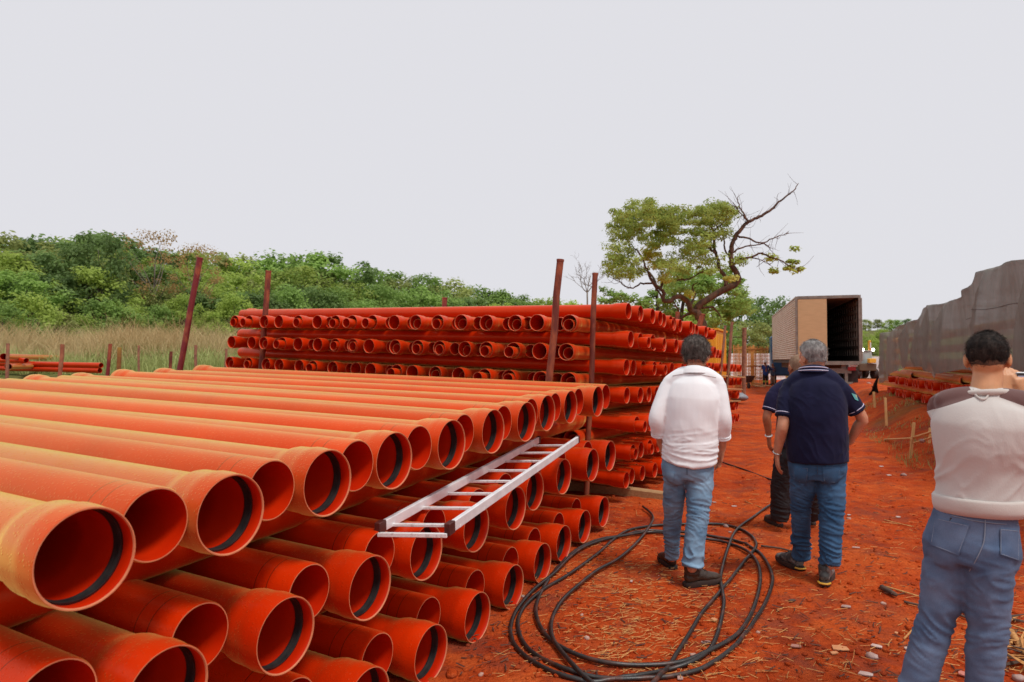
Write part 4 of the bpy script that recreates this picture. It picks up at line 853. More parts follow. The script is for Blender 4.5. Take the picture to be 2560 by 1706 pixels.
grass('green_weeds', 'green weeds under and among the tall dry grass', 26000, (-120, 640), (21.5, 35), (.25, .75), GRN, 2, None, .035)
def bd_(x, d, px, rng): bx = x-bank_x(d); return (bx > -1.5) & (bx < .3) & (pn(np.stack([x*1.2, d*.8, 0*x], -1)) > .1)
grass('bank_grass', 'sparse grass tufts on the right bank below the shade net', 9000, (2150, 2800), (7.5, 20), (.04, .15), GRN, 3, bd_, .02)
# ================================================================== people
def skin_mat(name, c, c2): return mat(name, c, .5, c2, 25, sss=.15, bump=.15, bscale=180, bdist=.002)
SK1 = skin_mat('skin_light', (.50, .22, .12), (.58, .27, .16)); SK2 = skin_mat('skin_tan', (.34, .12, .055), (.42, .17, .085)); SK3 = skin_mat('skin_warm', (.52, .24, .11), (.60, .29, .14)); SK4 = skin_mat('skin_brown', (.22, .085, .045), (.28, .11, .06))
def weave(sc, amt, dist=.0015):
    def ex(m, n, l, b, mp):
        w = n.new('ShaderNodeTexNoise'); w.inputs['Scale'].default_value = sc; w.inputs['Detail'].default_value = 4; mp2 = n.new('ShaderNodeMapping'); mp2.inputs['Scale'].default_value = (1, 1, .35); l.new(mp.outputs[0], mp2.inputs[0]); l.new(mp2.outputs[0], w.inputs[0])
        bp = n.new('ShaderNodeBump'); bp.inputs['Strength'].default_value = amt; bp.inputs['Distance'].default_value = dist; l.new(w.outputs[0], bp.inputs['Height']); l.new(bp.outputs[0], b.inputs['Normal'])
    return ex
LINEN = mat('white_linen', (.77, .785, .80), .85, (.83, .84, .85), 5, sheen=.2, extra=weave(160, .4)); NAVY = mat('navy_pique', (.005, .006, .026), .8, (.010, .011, .040), 6, spec=.15, sheen=.06, extra=weave(300, .4)); NAVY2 = mat('navy_pique_purple', (.008, .007, .030), .8, (.014, .012, .044), 6, spec=.15, sheen=.06)
STRIPE = mat('pale_stripe', (.50, .48, .62), .8); BLACKT = mat('black_trouser', (.006, .006, .008), .75, (.013, .012, .014), 5, extra=weave(200, .4))
def denim(name, a, b, c): 
    def ex(m, n, l, bs, mp):
        src = bs.inputs['Base Color'].links[0].from_socket; t = n.new('ShaderNodeTexNoise'); t.inputs['Scale'].default_value = 420; l.new(mp.outputs[0], t.inputs[0]); r = n.new('ShaderNodeMapRange'); r.inputs[3].default_value = .75; r.inputs[4].default_value = 1.25; l.new(t.outputs[0], r.inputs[0])
        h = n.new('ShaderNodeHueSaturation'); l.new(src, h.inputs['Color']); l.new(r.outputs[0], h.inputs['Value']); l.new(h.outputs[0], bs.inputs['Base Color']); weave(350, .5)(m, n, l, bs, mp)
    return mat(name, a, .85, b, c, spec=.2, sheen=.05, extra=ex, contrast=(.38, .66))
JEAN1 = denim('light_denim', (.11, .205, .32), (.24, .37, .50), 4.5); JEAN2 = denim('mid_denim', (.022, .068, .145), (.052, .125, .235), 5); JEAN3 = denim('washed_denim', (.060, .097, .175), (.145, .195, .295), 5)
CREAM = mat('cream_knit', (.50, .45, .41), .9, (.55, .50, .455), 4, sheen=.3, extra=weave(260, .6)); BROWNK = mat('brown_knit', (.11, .05, .045), .9, (.15, .07, .062), 6, sheen=.3, extra=weave(260, .6)); RIBK = mat('cream_rib', (.52, .475, .43), .9, (.56, .51, .47), 8, sheen=.3, extra=weave(400, .8))
def yoke(m, n, l, b, mp):
    src = b.inputs['Base Color'].links[0].from_socket; tc = n.new('ShaderNodeTexCoord'); s = n.new('ShaderNodeSeparateXYZ'); l.new(n.new('ShaderNodeNewGeometry').outputs['Position'], s.inputs[0])
    def ma(op, a, c):
        q = n.new('ShaderNodeMath'); q.operation = op
        for i, x in enumerate((a, c)):
            if isinstance(x, (int, float)): q.inputs[i].default_value = x
            else: l.new(x, q.inputs[i])
        return q.outputs[0]
    dx = ma('ADD', ma('MULTIPLY', ma('SUBTRACT', s.outputs[0], 1.90), .84), ma('MULTIPLY', ma('SUBTRACT', s.outputs[1], 2.74), -.545)); ax = ma('ABSOLUTE', dx, 0)
    up = ma('GREATER_THAN', ma('ADD', s.outputs[2], ma('MULTIPLY', ax, .42)), 1.484); side = ma('GREATER_THAN', ma('SUBTRACT', ax, ma('MULTIPLY', ma('SUBTRACT', s.outputs[2], 1.48), .5)), .045); f = ma('MULTIPLY', up, side)
    x = n.new('ShaderNodeMix'); x.data_type = 'RGBA'; l.new(f, x.inputs[0]); l.new(src, x.inputs[6]); x.inputs[7].default_value = (.125, .058, .052, 1); l.new(x.outputs[2], b.inputs['Base Color']); weave(260, .6)(m, n, l, b, mp)
SWEAT = mat('two_tone_knit', (.50, .47, .44), .9, (.56, .525, .49), 4, sheen=.2, extra=yoke)
LEATH = mat('brown_leather', (.030, .017, .011), .45, (.065, .036, .022), 14, bump=.3); SOLE = mat('black_sole', (.012, .010, .009), .8, (.05, .02, .012), 10); SNK = mat('grey_sneaker', (.045, .046, .044), .55, (.20, .20, .19), 13, contrast=(.5, .58)); YSOLE = mat('yellow_sole_edge', (.60, .32, .03), .6)
HAIRM = {}
def hairmat(name, a, b, rough=.75): return mat(name, a, rough, b, 45, spec=.2, stretch=(1, 1, .4), bump=.6, bscale=90, bdist=.004)
def wrinkles(zones, amp=.010, fx=5., fz=17., tilt=2.5, seed=0.):
    """cloth folds: thin raised creases that run mostly level, strongest in the given height zones (z, spread, gain)"""
    def f(V, N):
        w = np.full(len(V), .22)
        for z, s, g in zones: w = w+g*np.exp(-((V[:, 2]-z)/s)**2)
        warp = fbm(V*2.6+seed, 2)[:, None]
        P = np.stack([V[:, 0]*fx, V[:, 1]*fx, V[:, 2]*fz+V[:, 0]*tilt*2.2], -1)+seed+warp*1.6
        r = (1-np.minimum(np.abs(pn(P))*1.6, 1))**2.5; r2 = (1-np.minimum(np.abs(pn(P*1.7+9.7))*1.6, 1))**2.5; gate = sstep(-.15, .3, pn(V*4.5+seed+3))
        return 1.3*amp*w*(.9*r*gate+.6*r2*(1-gate)-.25)+.007*fbm(V*4.5+seed, 2)
    return f
def shirt_folds(lo, hi, seed=0., a=1., hem=None, lat=None, rise=.0):
    """loose shirt: thin level creases low on the back, soft hanging folds above"""
    def f(V, N):
        w = 1-sstep(lo, hi, V[:, 2]); q = fbm(V*2.2+seed, 2)[:, None]
        c = lambda P: (1-np.minimum(np.abs(pn(P))*2.1, 1))**2.2
        g = sstep(-.25, .25, pn(V*3.1+seed+8))
        lowc = c(np.stack([V[:, 0]*1.3, V[:, 1]*1.3, V[:, 2]*19+V[:, 0]*2.5], -1)+seed+q*1.5)*g+.6*c(np.stack([V[:, 0]*1.6, V[:, 1]*1.6, V[:, 2]*30-V[:, 0]*3], -1)+seed+5+q*2)*(1-g)
        upc = c(np.stack([V[:, 0]*7+V[:, 2]*2.0, V[:, 1]*7, V[:, 2]*1.8], -1)+seed+3+q)*sstep(-.2, .3, pn(V*2.3+seed+21))
        roll = .010*np.exp(-((V[:, 2]-(lo-.02))/.022)**2)*g
        return a*(.0105*w*lowc+.0080*(1-w)*upc+roll)+.0035*fbm(V*6+seed, 2)
    return f
def v3(p): return at(*p) if len(p) == 3 else Vector(p)
def hand(mb, w, d, nrm, th, s=1., curl=.5):
    d, nrm, th = Vector(d).normalized(), Vector(nrm).normalized(), Vector(th).normalized(); w = Vector(w)
    mb.limb([w-d*.02*s, w+d*.03*s, w+d*.07*s, w+d*.092*s], [.026*s, .034*s, .040*s, .038*s], [.018*s, .017*s, .014*s, .012*s], th, 12, 3)
    for k, (o, ln) in enumerate(((.030, .068), (.0105, .078), (-.010, .072), (-.029, .056))):
        p = w+d*(.088-.004*abs(k-1))*s+th*o*s; P = [p-d*.015*s, p]; dd = d.copy(); c = curl*(.8+.12*k)
        for q, fr in enumerate((.45, .32, .23)):
            dd = (Matrix.Rotation(c*(.55 if q == 0 else .75), 3, th.cross(d) if False else d.cross(nrm)) @ dd).normalized(); p = p+dd*ln*fr*s; P.append(p)
        mb.limb(P, [.0088*s, .0090*s, .0085*s, .0078*s, .0068*s], None, None, 8, 3)
    p = w+d*.025*s+th*.028*s; mb.limb([p, p+(d*.6+th*.6+nrm*.25)*.035*s, p+(d*.85+th*.7+nrm*.35)*.065*s, p+(d*1.2+th*.62+nrm*.45)*.085*s], [.013*s, .012*s, .0105*s, .008*s], None, None, 8, 3)
def head_frame(c, yaw, pitch, s, roll=0.):
    M = Matrix.Rotation(yaw, 3, 'Z') @ Matrix.Rotation(pitch, 3, 'X') @ Matrix.Rotation(roll, 3, 'Y'); c = Vector(c)
    return M, (lambda x, y, z: c+M @ Vector((x*s, y*s, z*s)))
def head(mb, c, M, h, s):
    E = lambda p, r: mb.ell(h(*p), [q*s for q in r], M, 20, 14)
    E((0, -.006, .022), (.077, .097, .090)); E((0, .022, -.03), (.068, .072, .075)); E((0, .040, -.072), (.048, .050, .042)); E((0, .075, -.098), (.022, .018, .017)); E((0, .070, .012), (.056, .026, .030)); E((0, -.035, -.03), (.062, .06, .06))
    mb.limb([h(0, .082, .012), h(0, .098, -.012), h(0, .108, -.030)], [.009*s, .012*s, .015*s], None, None, 8, 3)
    for x in (-1, 1):
        E((x*.040, .066, -.022), (.022, .022, .018)); E((x*.030, .084, .026), (.020, .010, .007))
        Me = M @ Matrix.Rotation(x*-.45, 3, 'Z'); mb.ell(h(x*.084, -.012, -.012), [.0075*s, .019*s, .033*s], Me, 14, 10); mb.ell(h(x*.078, .0, -.012), [.012*s, .014*s, .025*s], Me, 12, 8); mb.ell(h(x*.078, -.002, -.040), [.008*s, .010*s, .012*s], M, 10, 8)
    E((0, .088, -.060), (.022, .012, .006)); E((0, .087, -.069), (.019, .012, .006))
def hair(par, h, M, s, m, grow, line, seed, n=2500, ln=.016, name='hair', skin=None):
    """scalp shell that follows the skull above the hairline, with short strands on it"""
    rng = np.random.default_rng(seed); nu, nv = 80, 52; V = []; idx = {}; F = []; line0 = line
    line = lambda x, y: line0(x, y)+.006*math.sin(x*95+seed)*math.sin(y*70+2)+.004*math.sin(x*210+1.3)
    def pt(u, v, g):
        th = 2*math.pi*u; ph = math.pi*v; x, y, z = math.sin(ph)*math.sin(th), math.sin(ph)*math.cos(th), math.cos(ph)
        low = max(0, -z-.05); return np.array([(.077+g)*x*(1-.12*low), -.006+(.097+g)*y*(1-.1*low)-.012*low*(y < 0), .022+(.090+g)*z])
    def inside(p): return p[2] > line(p[0], p[1])
    for j in range(nv+1):
        for i in range(nu): V.append(pt(i/nu, j/nv, 0))
    V = np.array(V)
    if skin is not None:                       # lay the scalp onto the real skin of the head and nape
        c0 = h(0, -.006, .0); cl = np.array([0, -.006, .0])
        for k in range(len(V)):
            dv = h(*V[k])-c0; d0 = dv.length; hit = skin.ray_cast(c0, dv.normalized())
            if hit[0] is not None: V[k] = cl+(V[k]-cl)*min(max(hit[3]/d0, .6), 1.12)
    gn = fbm(V*38+seed, 3)*.35+fbm(V*16+seed, 2)*.4
    edge = np.array([np.clip((p[2]-line(p[0], p[1]))/.03, 0, 1) for p in V])
    tops = sstep(-.05, .08, V[:, 2]); D = V-np.array([0, -.006, .022]); D /= np.linalg.norm(D, axis=1)[:, None]
    G = (grow[0]+(grow[1]-grow[0])*tops)*(1+gn)*(.25+.75*edge)*edge**.3-.001*(1-edge); Vh = V+D*G[:, None]
    ok = edge > 0.001
    for j in range(nv):
        for i in range(nu):
            q = (j*nu+i, j*nu+(i+1) % nu, (j+1)*nu+(i+1) % nu, (j+1)*nu+i)
            if all(ok[k] for k in q): F.append(q[::-1])
    mb = MB(); mb.add([h(*p) for p in Vh], F); cand = np.nonzero(edge > .15)[0]
    SV = []; SF = []
    for k in rng.choice(cand, n):
        p = Vh[k]+rng.normal(size=3)*.004; d = D[k]*.45+np.array([rng.normal()*.35, -.35+rng.normal()*.3, -.55+.25*rng.normal()]); d /= np.linalg.norm(d); l = ln*(.5+rng.random()); sd_ = np.cross(d, rng.normal(size=3)); sd_ = sd_/np.linalg.norm(sd_)*.0009
        o = len(SV); SV += [h(*(p-sd_)), h(*(p+sd_)), h(*(p+d*l))]; SF.append((o, o+1, o+2))
    mb.add(SV, SF); return mb.build(name, m, par, angle=180)
def frame_of(pos, yaw, pitch=0.):
    M = Matrix.Rotation(-yaw, 3, 'Z') @ Matrix.Rotation(pitch, 3, 'X'); pos = Vector(pos); return M, (lambda x, y, z: pos+M @ Vector((x, y, z)))
def shoe(par, pos, yaw, m, sm, boot=.0, pitch=0., s=1., stripe=None, pivot=0.):
    """pos: sole under the heel; +y of the shoe is the toe"""
    M, f = frame_of(pos, yaw, pitch); mb = MB(); up = M @ Vector((1, 0, 0))
    P = [(-.025, .058), (.02, .070), (.07, .066), (.12, .056), (.175, .050), (.215, .044)]; rx = [.032, .038, .040, .046, .047, .034]; ry = [.040, .045, .042, .034, .027, .020]
    mb.limb([f(0, y*s, z*s) for y, z in P], [r*s for r in rx], [r*s for r in ry], up, 16, 4)
    mb.limb([f(0, .015, .07*s), f(0, .008, (.10+boot*.5)*s), f(0, .0, (.11+boot)*s)], [.040*s, .040*s, .041*s], [.047*s, .047*s, .047*s], up, 16, 3)
    if boot:
        for q in range(3): mb.limb([f(.042*math.cos(a)*s, .004+.049*math.sin(a)*s, (.11+boot-.012-.02*q)*s) for a in np.linspace(0, 6.283, 17)], [.0085*s]*17, None, None, 8, 1)
    sh = link('shoe', shift(fuse(mb, .0075, 4, lambda V, N: .003*fbm(V*22, 2)), par['o']), m, par, angle=180)
    out = []; ks = [(-.062, .0), (-.056, .026), (-.03, .037), (.03, .036), (.09, .041), (.15, .050), (.20, .046), (.232, .028), (.242, .0)]
    prof = ks+[(y, -x*.95) for y, x in ks[-2:0:-1]]; sb = MB(); V = []
    for zz, g in ((0., .96), (.012, 1.02), (.030, 1.0), (.034, .96)):
        V += [f(x*s*g, (y*s-.08)*g+.08, zz*s+(.012*max(0, y-.15)/.09*s)) for y, x in prof]
    nn = len(prof); Fq = [(j*nn+i, j*nn+(i+1) % nn, (j+1)*nn+(i+1) % nn, (j+1)*nn+i) for j in range(3) for i in range(nn)]; Fq += [tuple(range(nn))[::-1], tuple(3*nn+i for i in range(nn))]
    so = sb.add(V, Fq).build('sole', sm, sh, origin=par['o'], angle=50)
    if stripe: MB().tube(cat_rom([f(-.037*s, -.03*s, .024*s), f(-.02*s, -.066*s, .024*s), f(.02*s, -.066*s, .024*s), f(.037*s, -.03*s, .024*s)], 4), .007*s, 6).build('heel_strip', stripe, sh, origin=par['o'])
    lc = MB()
    for q in range(4): lc.tube(cat_rom([f(-.024*s, (.07+.022*q)*s, (.108-.011*q)*s), f(0, (.072+.022*q)*s, (.117-.011*q)*s), f(.024*s, (.07+.022*q)*s, (.108-.011*q)*s)], 3), .0032*s, 5)
    lc.build('laces', SOLE, sh, origin=par['o']); return sh
def project(bvh, px, py, off=.004):
    r = ray(px, py).normalized(); hit = bvh.ray_cast(Vector((0, 0, CAM_H)), r)
    if hit[0] is None: return None
    n = hit[1] if hit[1].dot(r) < 0 else -hit[1]; return hit[0]+(n*.5-r*.5)*off
def patch(bvh, quad, name, m, par, off=.005, n=9, stitch=None, rim=True):
    """a sewn-on piece: quad of photograph corners laid onto the cloth"""
    q = np.array(quad, float); G = []; 
    for j in range(n):
        for i in range(n):
            u, v = i/(n-1), j/(n-1); p = (q[0]*(1-u)+q[1]*u)*(1-v)+(q[3]*(1-u)+q[2]*u)*v; w = project(bvh, *p, off); 
            if w is None: return None
            G.append(w)
    G = np.array(G).reshape(n, n, 3)
    for _ in range(2): G[1:-1, 1:-1] = (G[1:-1, 1:-1]*2+G[:-2, 1:-1]+G[2:, 1:-1]+G[1:-1, :-2]+G[1:-1, 2:])/6
    b = np.array(ray(*q.mean(0)).normalized())*(off*1.8); V = np.concatenate([G.reshape(-1, 3), G.reshape(-1, 3)+b]); N2 = n*n
    F = [(j*n+i, j*n+i+1, (j+1)*n+i+1, (j+1)*n+i) for j in range(n-1) for i in range(n-1)]
    ed = [i for i in range(n)]+[j*n+n-1 for j in range(1, n)]+[(n-1)*n+i for i in range(n-2, -1, -1)]+[j*n for j in range(n-2, 0, -1)]
    F += [(ed[k], ed[(k+1) % len(ed)], ed[(k+1) % len(ed)]+N2, ed[k]+N2) for k in range(len(ed))]
    o = MB().add(V.tolist(), F).build(name, m, par, angle=60)
    if stitch:
        e = [G.reshape(-1, 3)[k] for k in ed]; c = np.mean(e, 0); P = [k+(c-k)*.06 for k in e]; MB().tube(P+[P[0]], .0011, 5).build('stitching', stitch, o, origin=par['o'])
    return o
def seam(bvh, pts, m, par, r=.002, name='seam', off=.003):
    P = [project(bvh, *p, off) for p in pts]; P = [p for p in P if p is not None]
    if len(P) > 1: return MB().tube(cat_rom(P, 4), r, 5).build(name, m, par)
def ring(c, t, rx, ry, ref, n=24):
    t = Vector(t).normalized(); a = Vector(ref); a = (a-t*a.dot(t)).normalized(); b = t.cross(a); return [Vector(c)+a*rx*math.cos(2*math.pi*k/n)+b*ry*math.sin(2*math.pi*k/n) for k in range(n+1)]
SEAMW = mat('pale_stitch', (.20, .23, .29), .8); SEAMD = mat('dark_seam', (.03, .05, .09), .8)
EYEM = mat('eye_dark', (.02, .014, .01), .2); EYEW = mat('eye_white', (.7, .68, .65), .3)

def build_person(s):
    J = {k: v3(p) for k, p in s['J'].items()}
    foot = (J['anL']+J['anR'])/2; foot.z = min(gz1(J['anL'].x, J['anL'].y), gz1(J['anR'].x, J['anR'].y))
    par = thing('person', s['label'], 'person', tuple(foot), s.get('group', 'people in the yard')); lat = (J['shR']-J['shL']); lat.z = 0; lat.normalize(); fw = Vector((-lat.y, lat.x, 0)); k = s['k']
    hs_ = s['hs']; M, h = head_frame(J['head'], s['yaw'], s['pitch'], hs_, s.get('roll', 0)); pel = (J['hpL']+J['hpR'])/2; nb = J['neck']
    # ---- body: one skin
    mb = MB(); head(mb, J['head'], M, h, hs_); nw = s.get('neckw', .058)
    mb.limb([h(0, -.022, -.02), h(0, -.018, -.08), nb+fw*.02, nb-Vector((0, 0, .05))+fw*.02], [nw*.98, nw*.95, nw*1.05, nw*1.3], [nw, nw, nw*1.05, nw*1.2], lat, 18, 4)
    tr = [0, .25, .5, .75, .93]; spine = [pel.lerp(nb, t)-fw*(.0 if t < .4 else .012)+fw*.02 for t in tr]
    wd, dp = [x*k for x in (.150, .140, .150, .155, .10)], [x*k for x in (.10, .095, .10, .105, .07)]
    mb.limb(spine, wd, dp, lat, 20, 4)
    a_ = s.get('arm', 1.)
    for q in 'LR':
        S, E, Wr = J['sh'+q], J['el'+q], J['wr'+q]; mb.limb([S-Vector((0, 0, .03)), S.lerp(E, .2)-Vector((0, 0, .005)), S.lerp(E, .45), E, E.lerp(Wr, .35), Wr], [x*a_ for x in (.042, .044, .043, .040, .038, .026)], [x*a_ for x in (.042, .044, .043, .037, .036, .021)], None, 14, 4)
        hd = s['hand'+q]; hand(mb, Wr, hd[0], hd[1], hd[2], s.get('hands', 1.), hd[3])
        H, Kn, A = J['hp'+q], J['kn'+q], J['an'+q]; mb.limb([H, H.lerp(Kn, .5), Kn, Kn.lerp(A, .35), A], [x*k for x in (.078, .068, .048, .046, .034)], None, None, 14, 3)
    bm_ = fuse(mb, s.get('vox', .0065), 3); sk = bvh_of(bm_); body = link('body', shift(bm_, par['o']), s['skin'], par, angle=180)
    for x in (-1, 1): e = MB().ell(h(x*.031, .0805, .004), [.0125*hs_]*3, None, 12, 8).build('eye', EYEW, par); MB().ell(h(x*.031, .0905, .004), [.006*hs_, .004*hs_, .006*hs_], M, 10, 6).build('iris', EYEM, e, origin=par['o'])
    if 'hair' in s: hair(par, h, M, hs_, *s['hair'], skin=sk)
    # ---- trousers
    t = s['tro']; mb = MB(); w0 = J['waist']; c0 = J['crotch'] if 'crotch' in J else pel-Vector((0, 0, .1))
    P = [w0, w0.lerp(pel, .5), pel, pel.lerp(c0, .6)]; mb.tube(cat_rom(P, 4), np.interp(np.linspace(0, 3, 13), range(4), [x*k for x in t['w']]), 24, True, lat, np.interp(np.linspace(0, 3, 13), range(4), [x*k for x in t['d']]))
    for x in (-1, 1): mb.ell(pel+lat*x*.072*k-fw*.045*k-Vector((0, 0, .02)), (.080*k, .068*k, .092*k), None, 16, 10)
    for q in 'LR':
        H, Kn, A = J['hp'+q], J['kn'+q], J['an'+q]; P = cat_rom([H+Vector((0, 0, .02)), H.lerp(Kn, .45), Kn, Kn.lerp(A, .45), A], 5); rr = np.interp(np.linspace(0, 4, len(P)), range(5), t['leg'+q] if 'leg'+q in t else t['leg']); mb.tube(P, rr, 20, True)
    kz = (J['knL'].z+J['knR'].z)/2; az = (J['anL'].z+J['anR'].z)/2
    tm = fuse(mb, .0078, 6, wrinkles([(kz, .13, .75), (az+.08, .10, 1.2), (pel.z-.10, .07, .45)], t.get('amp', .009), 4, 20, 2.2, t.get('seed', 0))); tb_ = bvh_of(tm)
    tro = link('trousers', shift(tm, par['o']), t['m'], par, angle=180)
    # ---- upper garment
    u = s['top']; mb = MB(); hem = J['hem']; P = [hem]+[hem.lerp(nb, x) for x in (.18, .36, .54, .72, .86, .97)]
    P = [p-fw*o for p, o in zip(P, u.get('back', (0, 0, .005, .015, .02, .012, 0)))]
    mb.tube(cat_rom(P, 4), np.interp(np.linspace(0, 6, 25), range(7), [x*k for x in u['w']]), 28, True, lat, np.interp(np.linspace(0, 6, 25), range(7), [x*k for x in u['d']]))
    mb.limb([J['shL']-lat*-.01, nb.lerp(J['shL'], .5)+Vector((0, 0, u.get('trap', .0)-.005)), nb-Vector((0, 0, .03)), nb.lerp(J['shR'], .5)+Vector((0, 0, u.get('trap', .0)-.005)), J['shR']-lat*.01], [.060*k, .062*k, .066*k, .062*k, .060*k], [.062*k, .070*k, .078*k, .070*k, .062*k], Vector((0, 0, 1)), 18, 4)
    cuffs = []
    for q in 'LR':
        S, E, Wr = J['sh'+q], J['el'+q], J['wr'+q]
        if u['sleeve'] < 1: ce = S.lerp(E, u['sleeve']); P = [S-Vector((0, 0, .02)), S.lerp(ce, .5), ce]; tt = ce-S
        else: ce = E.lerp(Wr, u['sleeve']-1); P = [S-Vector((0, 0, .02)), S.lerp(E, .5), E, E.lerp(ce, .5), ce]; tt = ce-E
        C = cat_rom(P, 5); rr = np.interp(np.linspace(0, 1, len(C)), np.linspace(0, 1, len(u['sr'])), u['sr']); mb.tube(C, rr, 18, True); cuffs.append((q, ce, tt.normalized(), u['sr'][-1]))
    um = fuse(mb, .0078, u.get('it', 7), u['disp'] if 'disp' in u else wrinkles(u['zones'], u.get('amp', .008), u.get('fx', 4), u.get('fz', 13), u.get('tilt', 2), u.get('seed', 3.)))
    if 'rise' in u:
        n_ = len(um.vertices); Vv = np.zeros(n_*3); um.vertices.foreach_get('co', Vv); Vv = Vv.reshape(-1, 3); aa_ = ((Vv-np.array(hem)) @ np.array(lat))/.19; Vv[:, 2] += u['rise']*np.clip(aa_, -1.1, 1.1)**2*np.clip(1-(Vv[:, 2]-hem.z)/.16, 0, 1); um.vertices.foreach_set('co', Vv.ravel()); um.update()
    ub = bvh_of(um)
    if 'm2' in u:
        mi = [u['split'](um.vertices[p.vertices[0]].co) for p in um.polygons]; um.polygons.foreach_set('material_index', mi)
    top_ = link(u['name'], shift(um, par['o']), [u['m']]+([u['m2']] if 'm2' in u else []), par, angle=180)
    for q, ce, tt, r in cuffs:
        if u.get('cuff'):
            cm, th = u['cuff']; MB().tube(ring(ce-tt*.012, tt, r*1.02, r*1.02, lat), th, 8).build('cuff', cm, top_, origin=par['o'], angle=180)
            if u.get('cuff2'): MB().tube(ring(ce-tt*.028, tt, r*1.03, r*1.03, lat), th*.8, 8).build('cuff', u['cuff2'], top_, origin=par['o'], angle=180)
    if u.get('collar'):
        cm, sm_ = u['collar']; nk = nb+fw*.012+Vector((0, 0, u.get('cup', .0))); V = []; n = 32; rows = ((.0, 1.22, 0), (.026, 1.10, 0), (.038, 1.08, 0), (.036, 1.20, 0), (.012, 1.42, 0), (-.008, 1.58, 0))
        for dz, g, _ in rows:
            for i in range(n): a = 2*math.pi*i/n; bk = (1-math.sin(a))/2; V.append(nk+lat*math.cos(a)*nw*g*1.08+fw*math.sin(a)*nw*g*1.12+Vector((0, 0, .006+dz*(.55+.6*bk)-.02*(1-bk))))
        F = [(j*n+i, j*n+(i+1) % n, (j+1)*n+(i+1) % n, (j+1)*n+i) for j in range(len(rows)-1) for i in range(n)]
        MB().add(V, F).build('collar', cm, top_, origin=par['o'], angle=180)
        if sm_:
            for g, dz in ((1.50, .002), (1.36, .022)): MB().tube([nk+lat*math.cos(a)*nw*g*1.09+fw*math.sin(a)*nw*g*1.13+Vector((0, 0, .008+dz*(.55+.6*(1-math.sin(a))/2)-.02*(1+math.sin(a))/2)) for a in np.linspace(0, 6.283, 33)], .0042, 6).build('collar_stripe', sm_, top_, origin=par['o'], angle=180)
    return dict(par=par, J=J, lat=lat, fw=fw, tro=tro, tb=tb_, top=top_, ub=ub, body=body, h=h, M=M, sk=sk)

# ---------------- white-shirted person
hl = lambda f, b, sd: (lambda x, y: b+(f-b)*max(0, min(1, (y+.02)/.09))+sd*(abs(x) > .06)*(y > -.03))
wL, wR = onground(1679, 1420), onground(1729, 1466)
Wp = build_person(dict(label='person in loose white shirt and light blue jeans walking inside the hose loops', k=1.06, hs=1.05, yaw=R(-26), pitch=R(-16), neckw=.062, skin=SK1, arm=1.02,
    J=dict(head=(1741, 888, 5.03), neck=(1735, 930, 4.98), shL=(1674, 958, 5.04), shR=(1792, 955, 4.97), elL=(1642, 1046, 5.0), elR=(1808, 1048, 4.92), wrL=(1652, 1115, 5.10), wrR=(1806, 1125, 5.03), hpL=(1688, 1172, 5.0), hpR=(1750, 1172, 4.98), knL=(1683, 1272, 5.12), knR=(1744, 1285, 4.92), anL=(1679, 1394, 5.28), anR=(1730, 1420, 4.86), waist=(1719, 1125, 5.0), crotch=(1718, 1205, 5.0), hem=(1722, 1163, 4.99)),
    handL=((.25, .35, -.9), (.9, 0, .2), (0, 1, 0), .3), handR=((-.12, .22, -.95), (-.9, 0, -.2), (0, 1, 0), .3),
    hair=(hairmat('dark_grey_hair', (.045, .038, .033), (.15, .13, .115)), (.012, .024), hl(.075, -.075, .045), 3, 7000, .022),
    tro=dict(m=JEAN1, w=(.160, .168, .178, .165), d=(.115, .122, .128, .115), leg=(.098, .092, .076, .070, .066), legL=(.088, .080, .072, .062, .055), legR=(.098, .094, .076, .074, .070), amp=.012, seed=1.),
    top=dict(name='shirt', m=LINEN, w=(.182, .186, .182, .180, .180, .150, .07), d=(.150, .150, .145, .140, .130, .105, .07), sleeve=1.62, sr=[.066, .066, .060, .058, .056, .050], disp=shirt_folds(1.03, 1.16, 5., 1.), rise=.035, zones=[(1.0, .13, .8), (1.2, .14, .5)], amp=.0085, fx=1.3, fz=15, tilt=.5, seed=5., collar=(LINEN, None), cuff=(LINEN, .0085), cuff2=LINEN, trap=.012)))
shoe(Wp['par'], wL-Vector((0, 0, .004)), R(-8), LEATH, SOLE, .035, 0, 1.0); shoe(Wp['par'], wR+Vector((0, 0, .0)), R(68), LEATH, SOLE, .035, 0, 1.05)
patch(Wp['tb'], [(1762, 1180), (1788, 1178), (1784, 1208), (1755, 1204)], 'back_pocket', JEAN1, Wp['par'], .006, stitch=SEAMD); patch(Wp['tb'], [(1664, 1180), (1686, 1182), (1684, 1206), (1668, 1203)], 'back_pocket', JEAN1, Wp['par'], .006, stitch=SEAMD)
seam(Wp['tb'], [(1717, 1170), (1718, 1185), (1718, 1203)], SEAMD, Wp['par']); seam(Wp['ub'], [(1682, 940), (1710, 935), (1745, 936), (1790, 944)], mat('linen_seam', (.55, .53, .52), .9), Wp['par'], .0025)

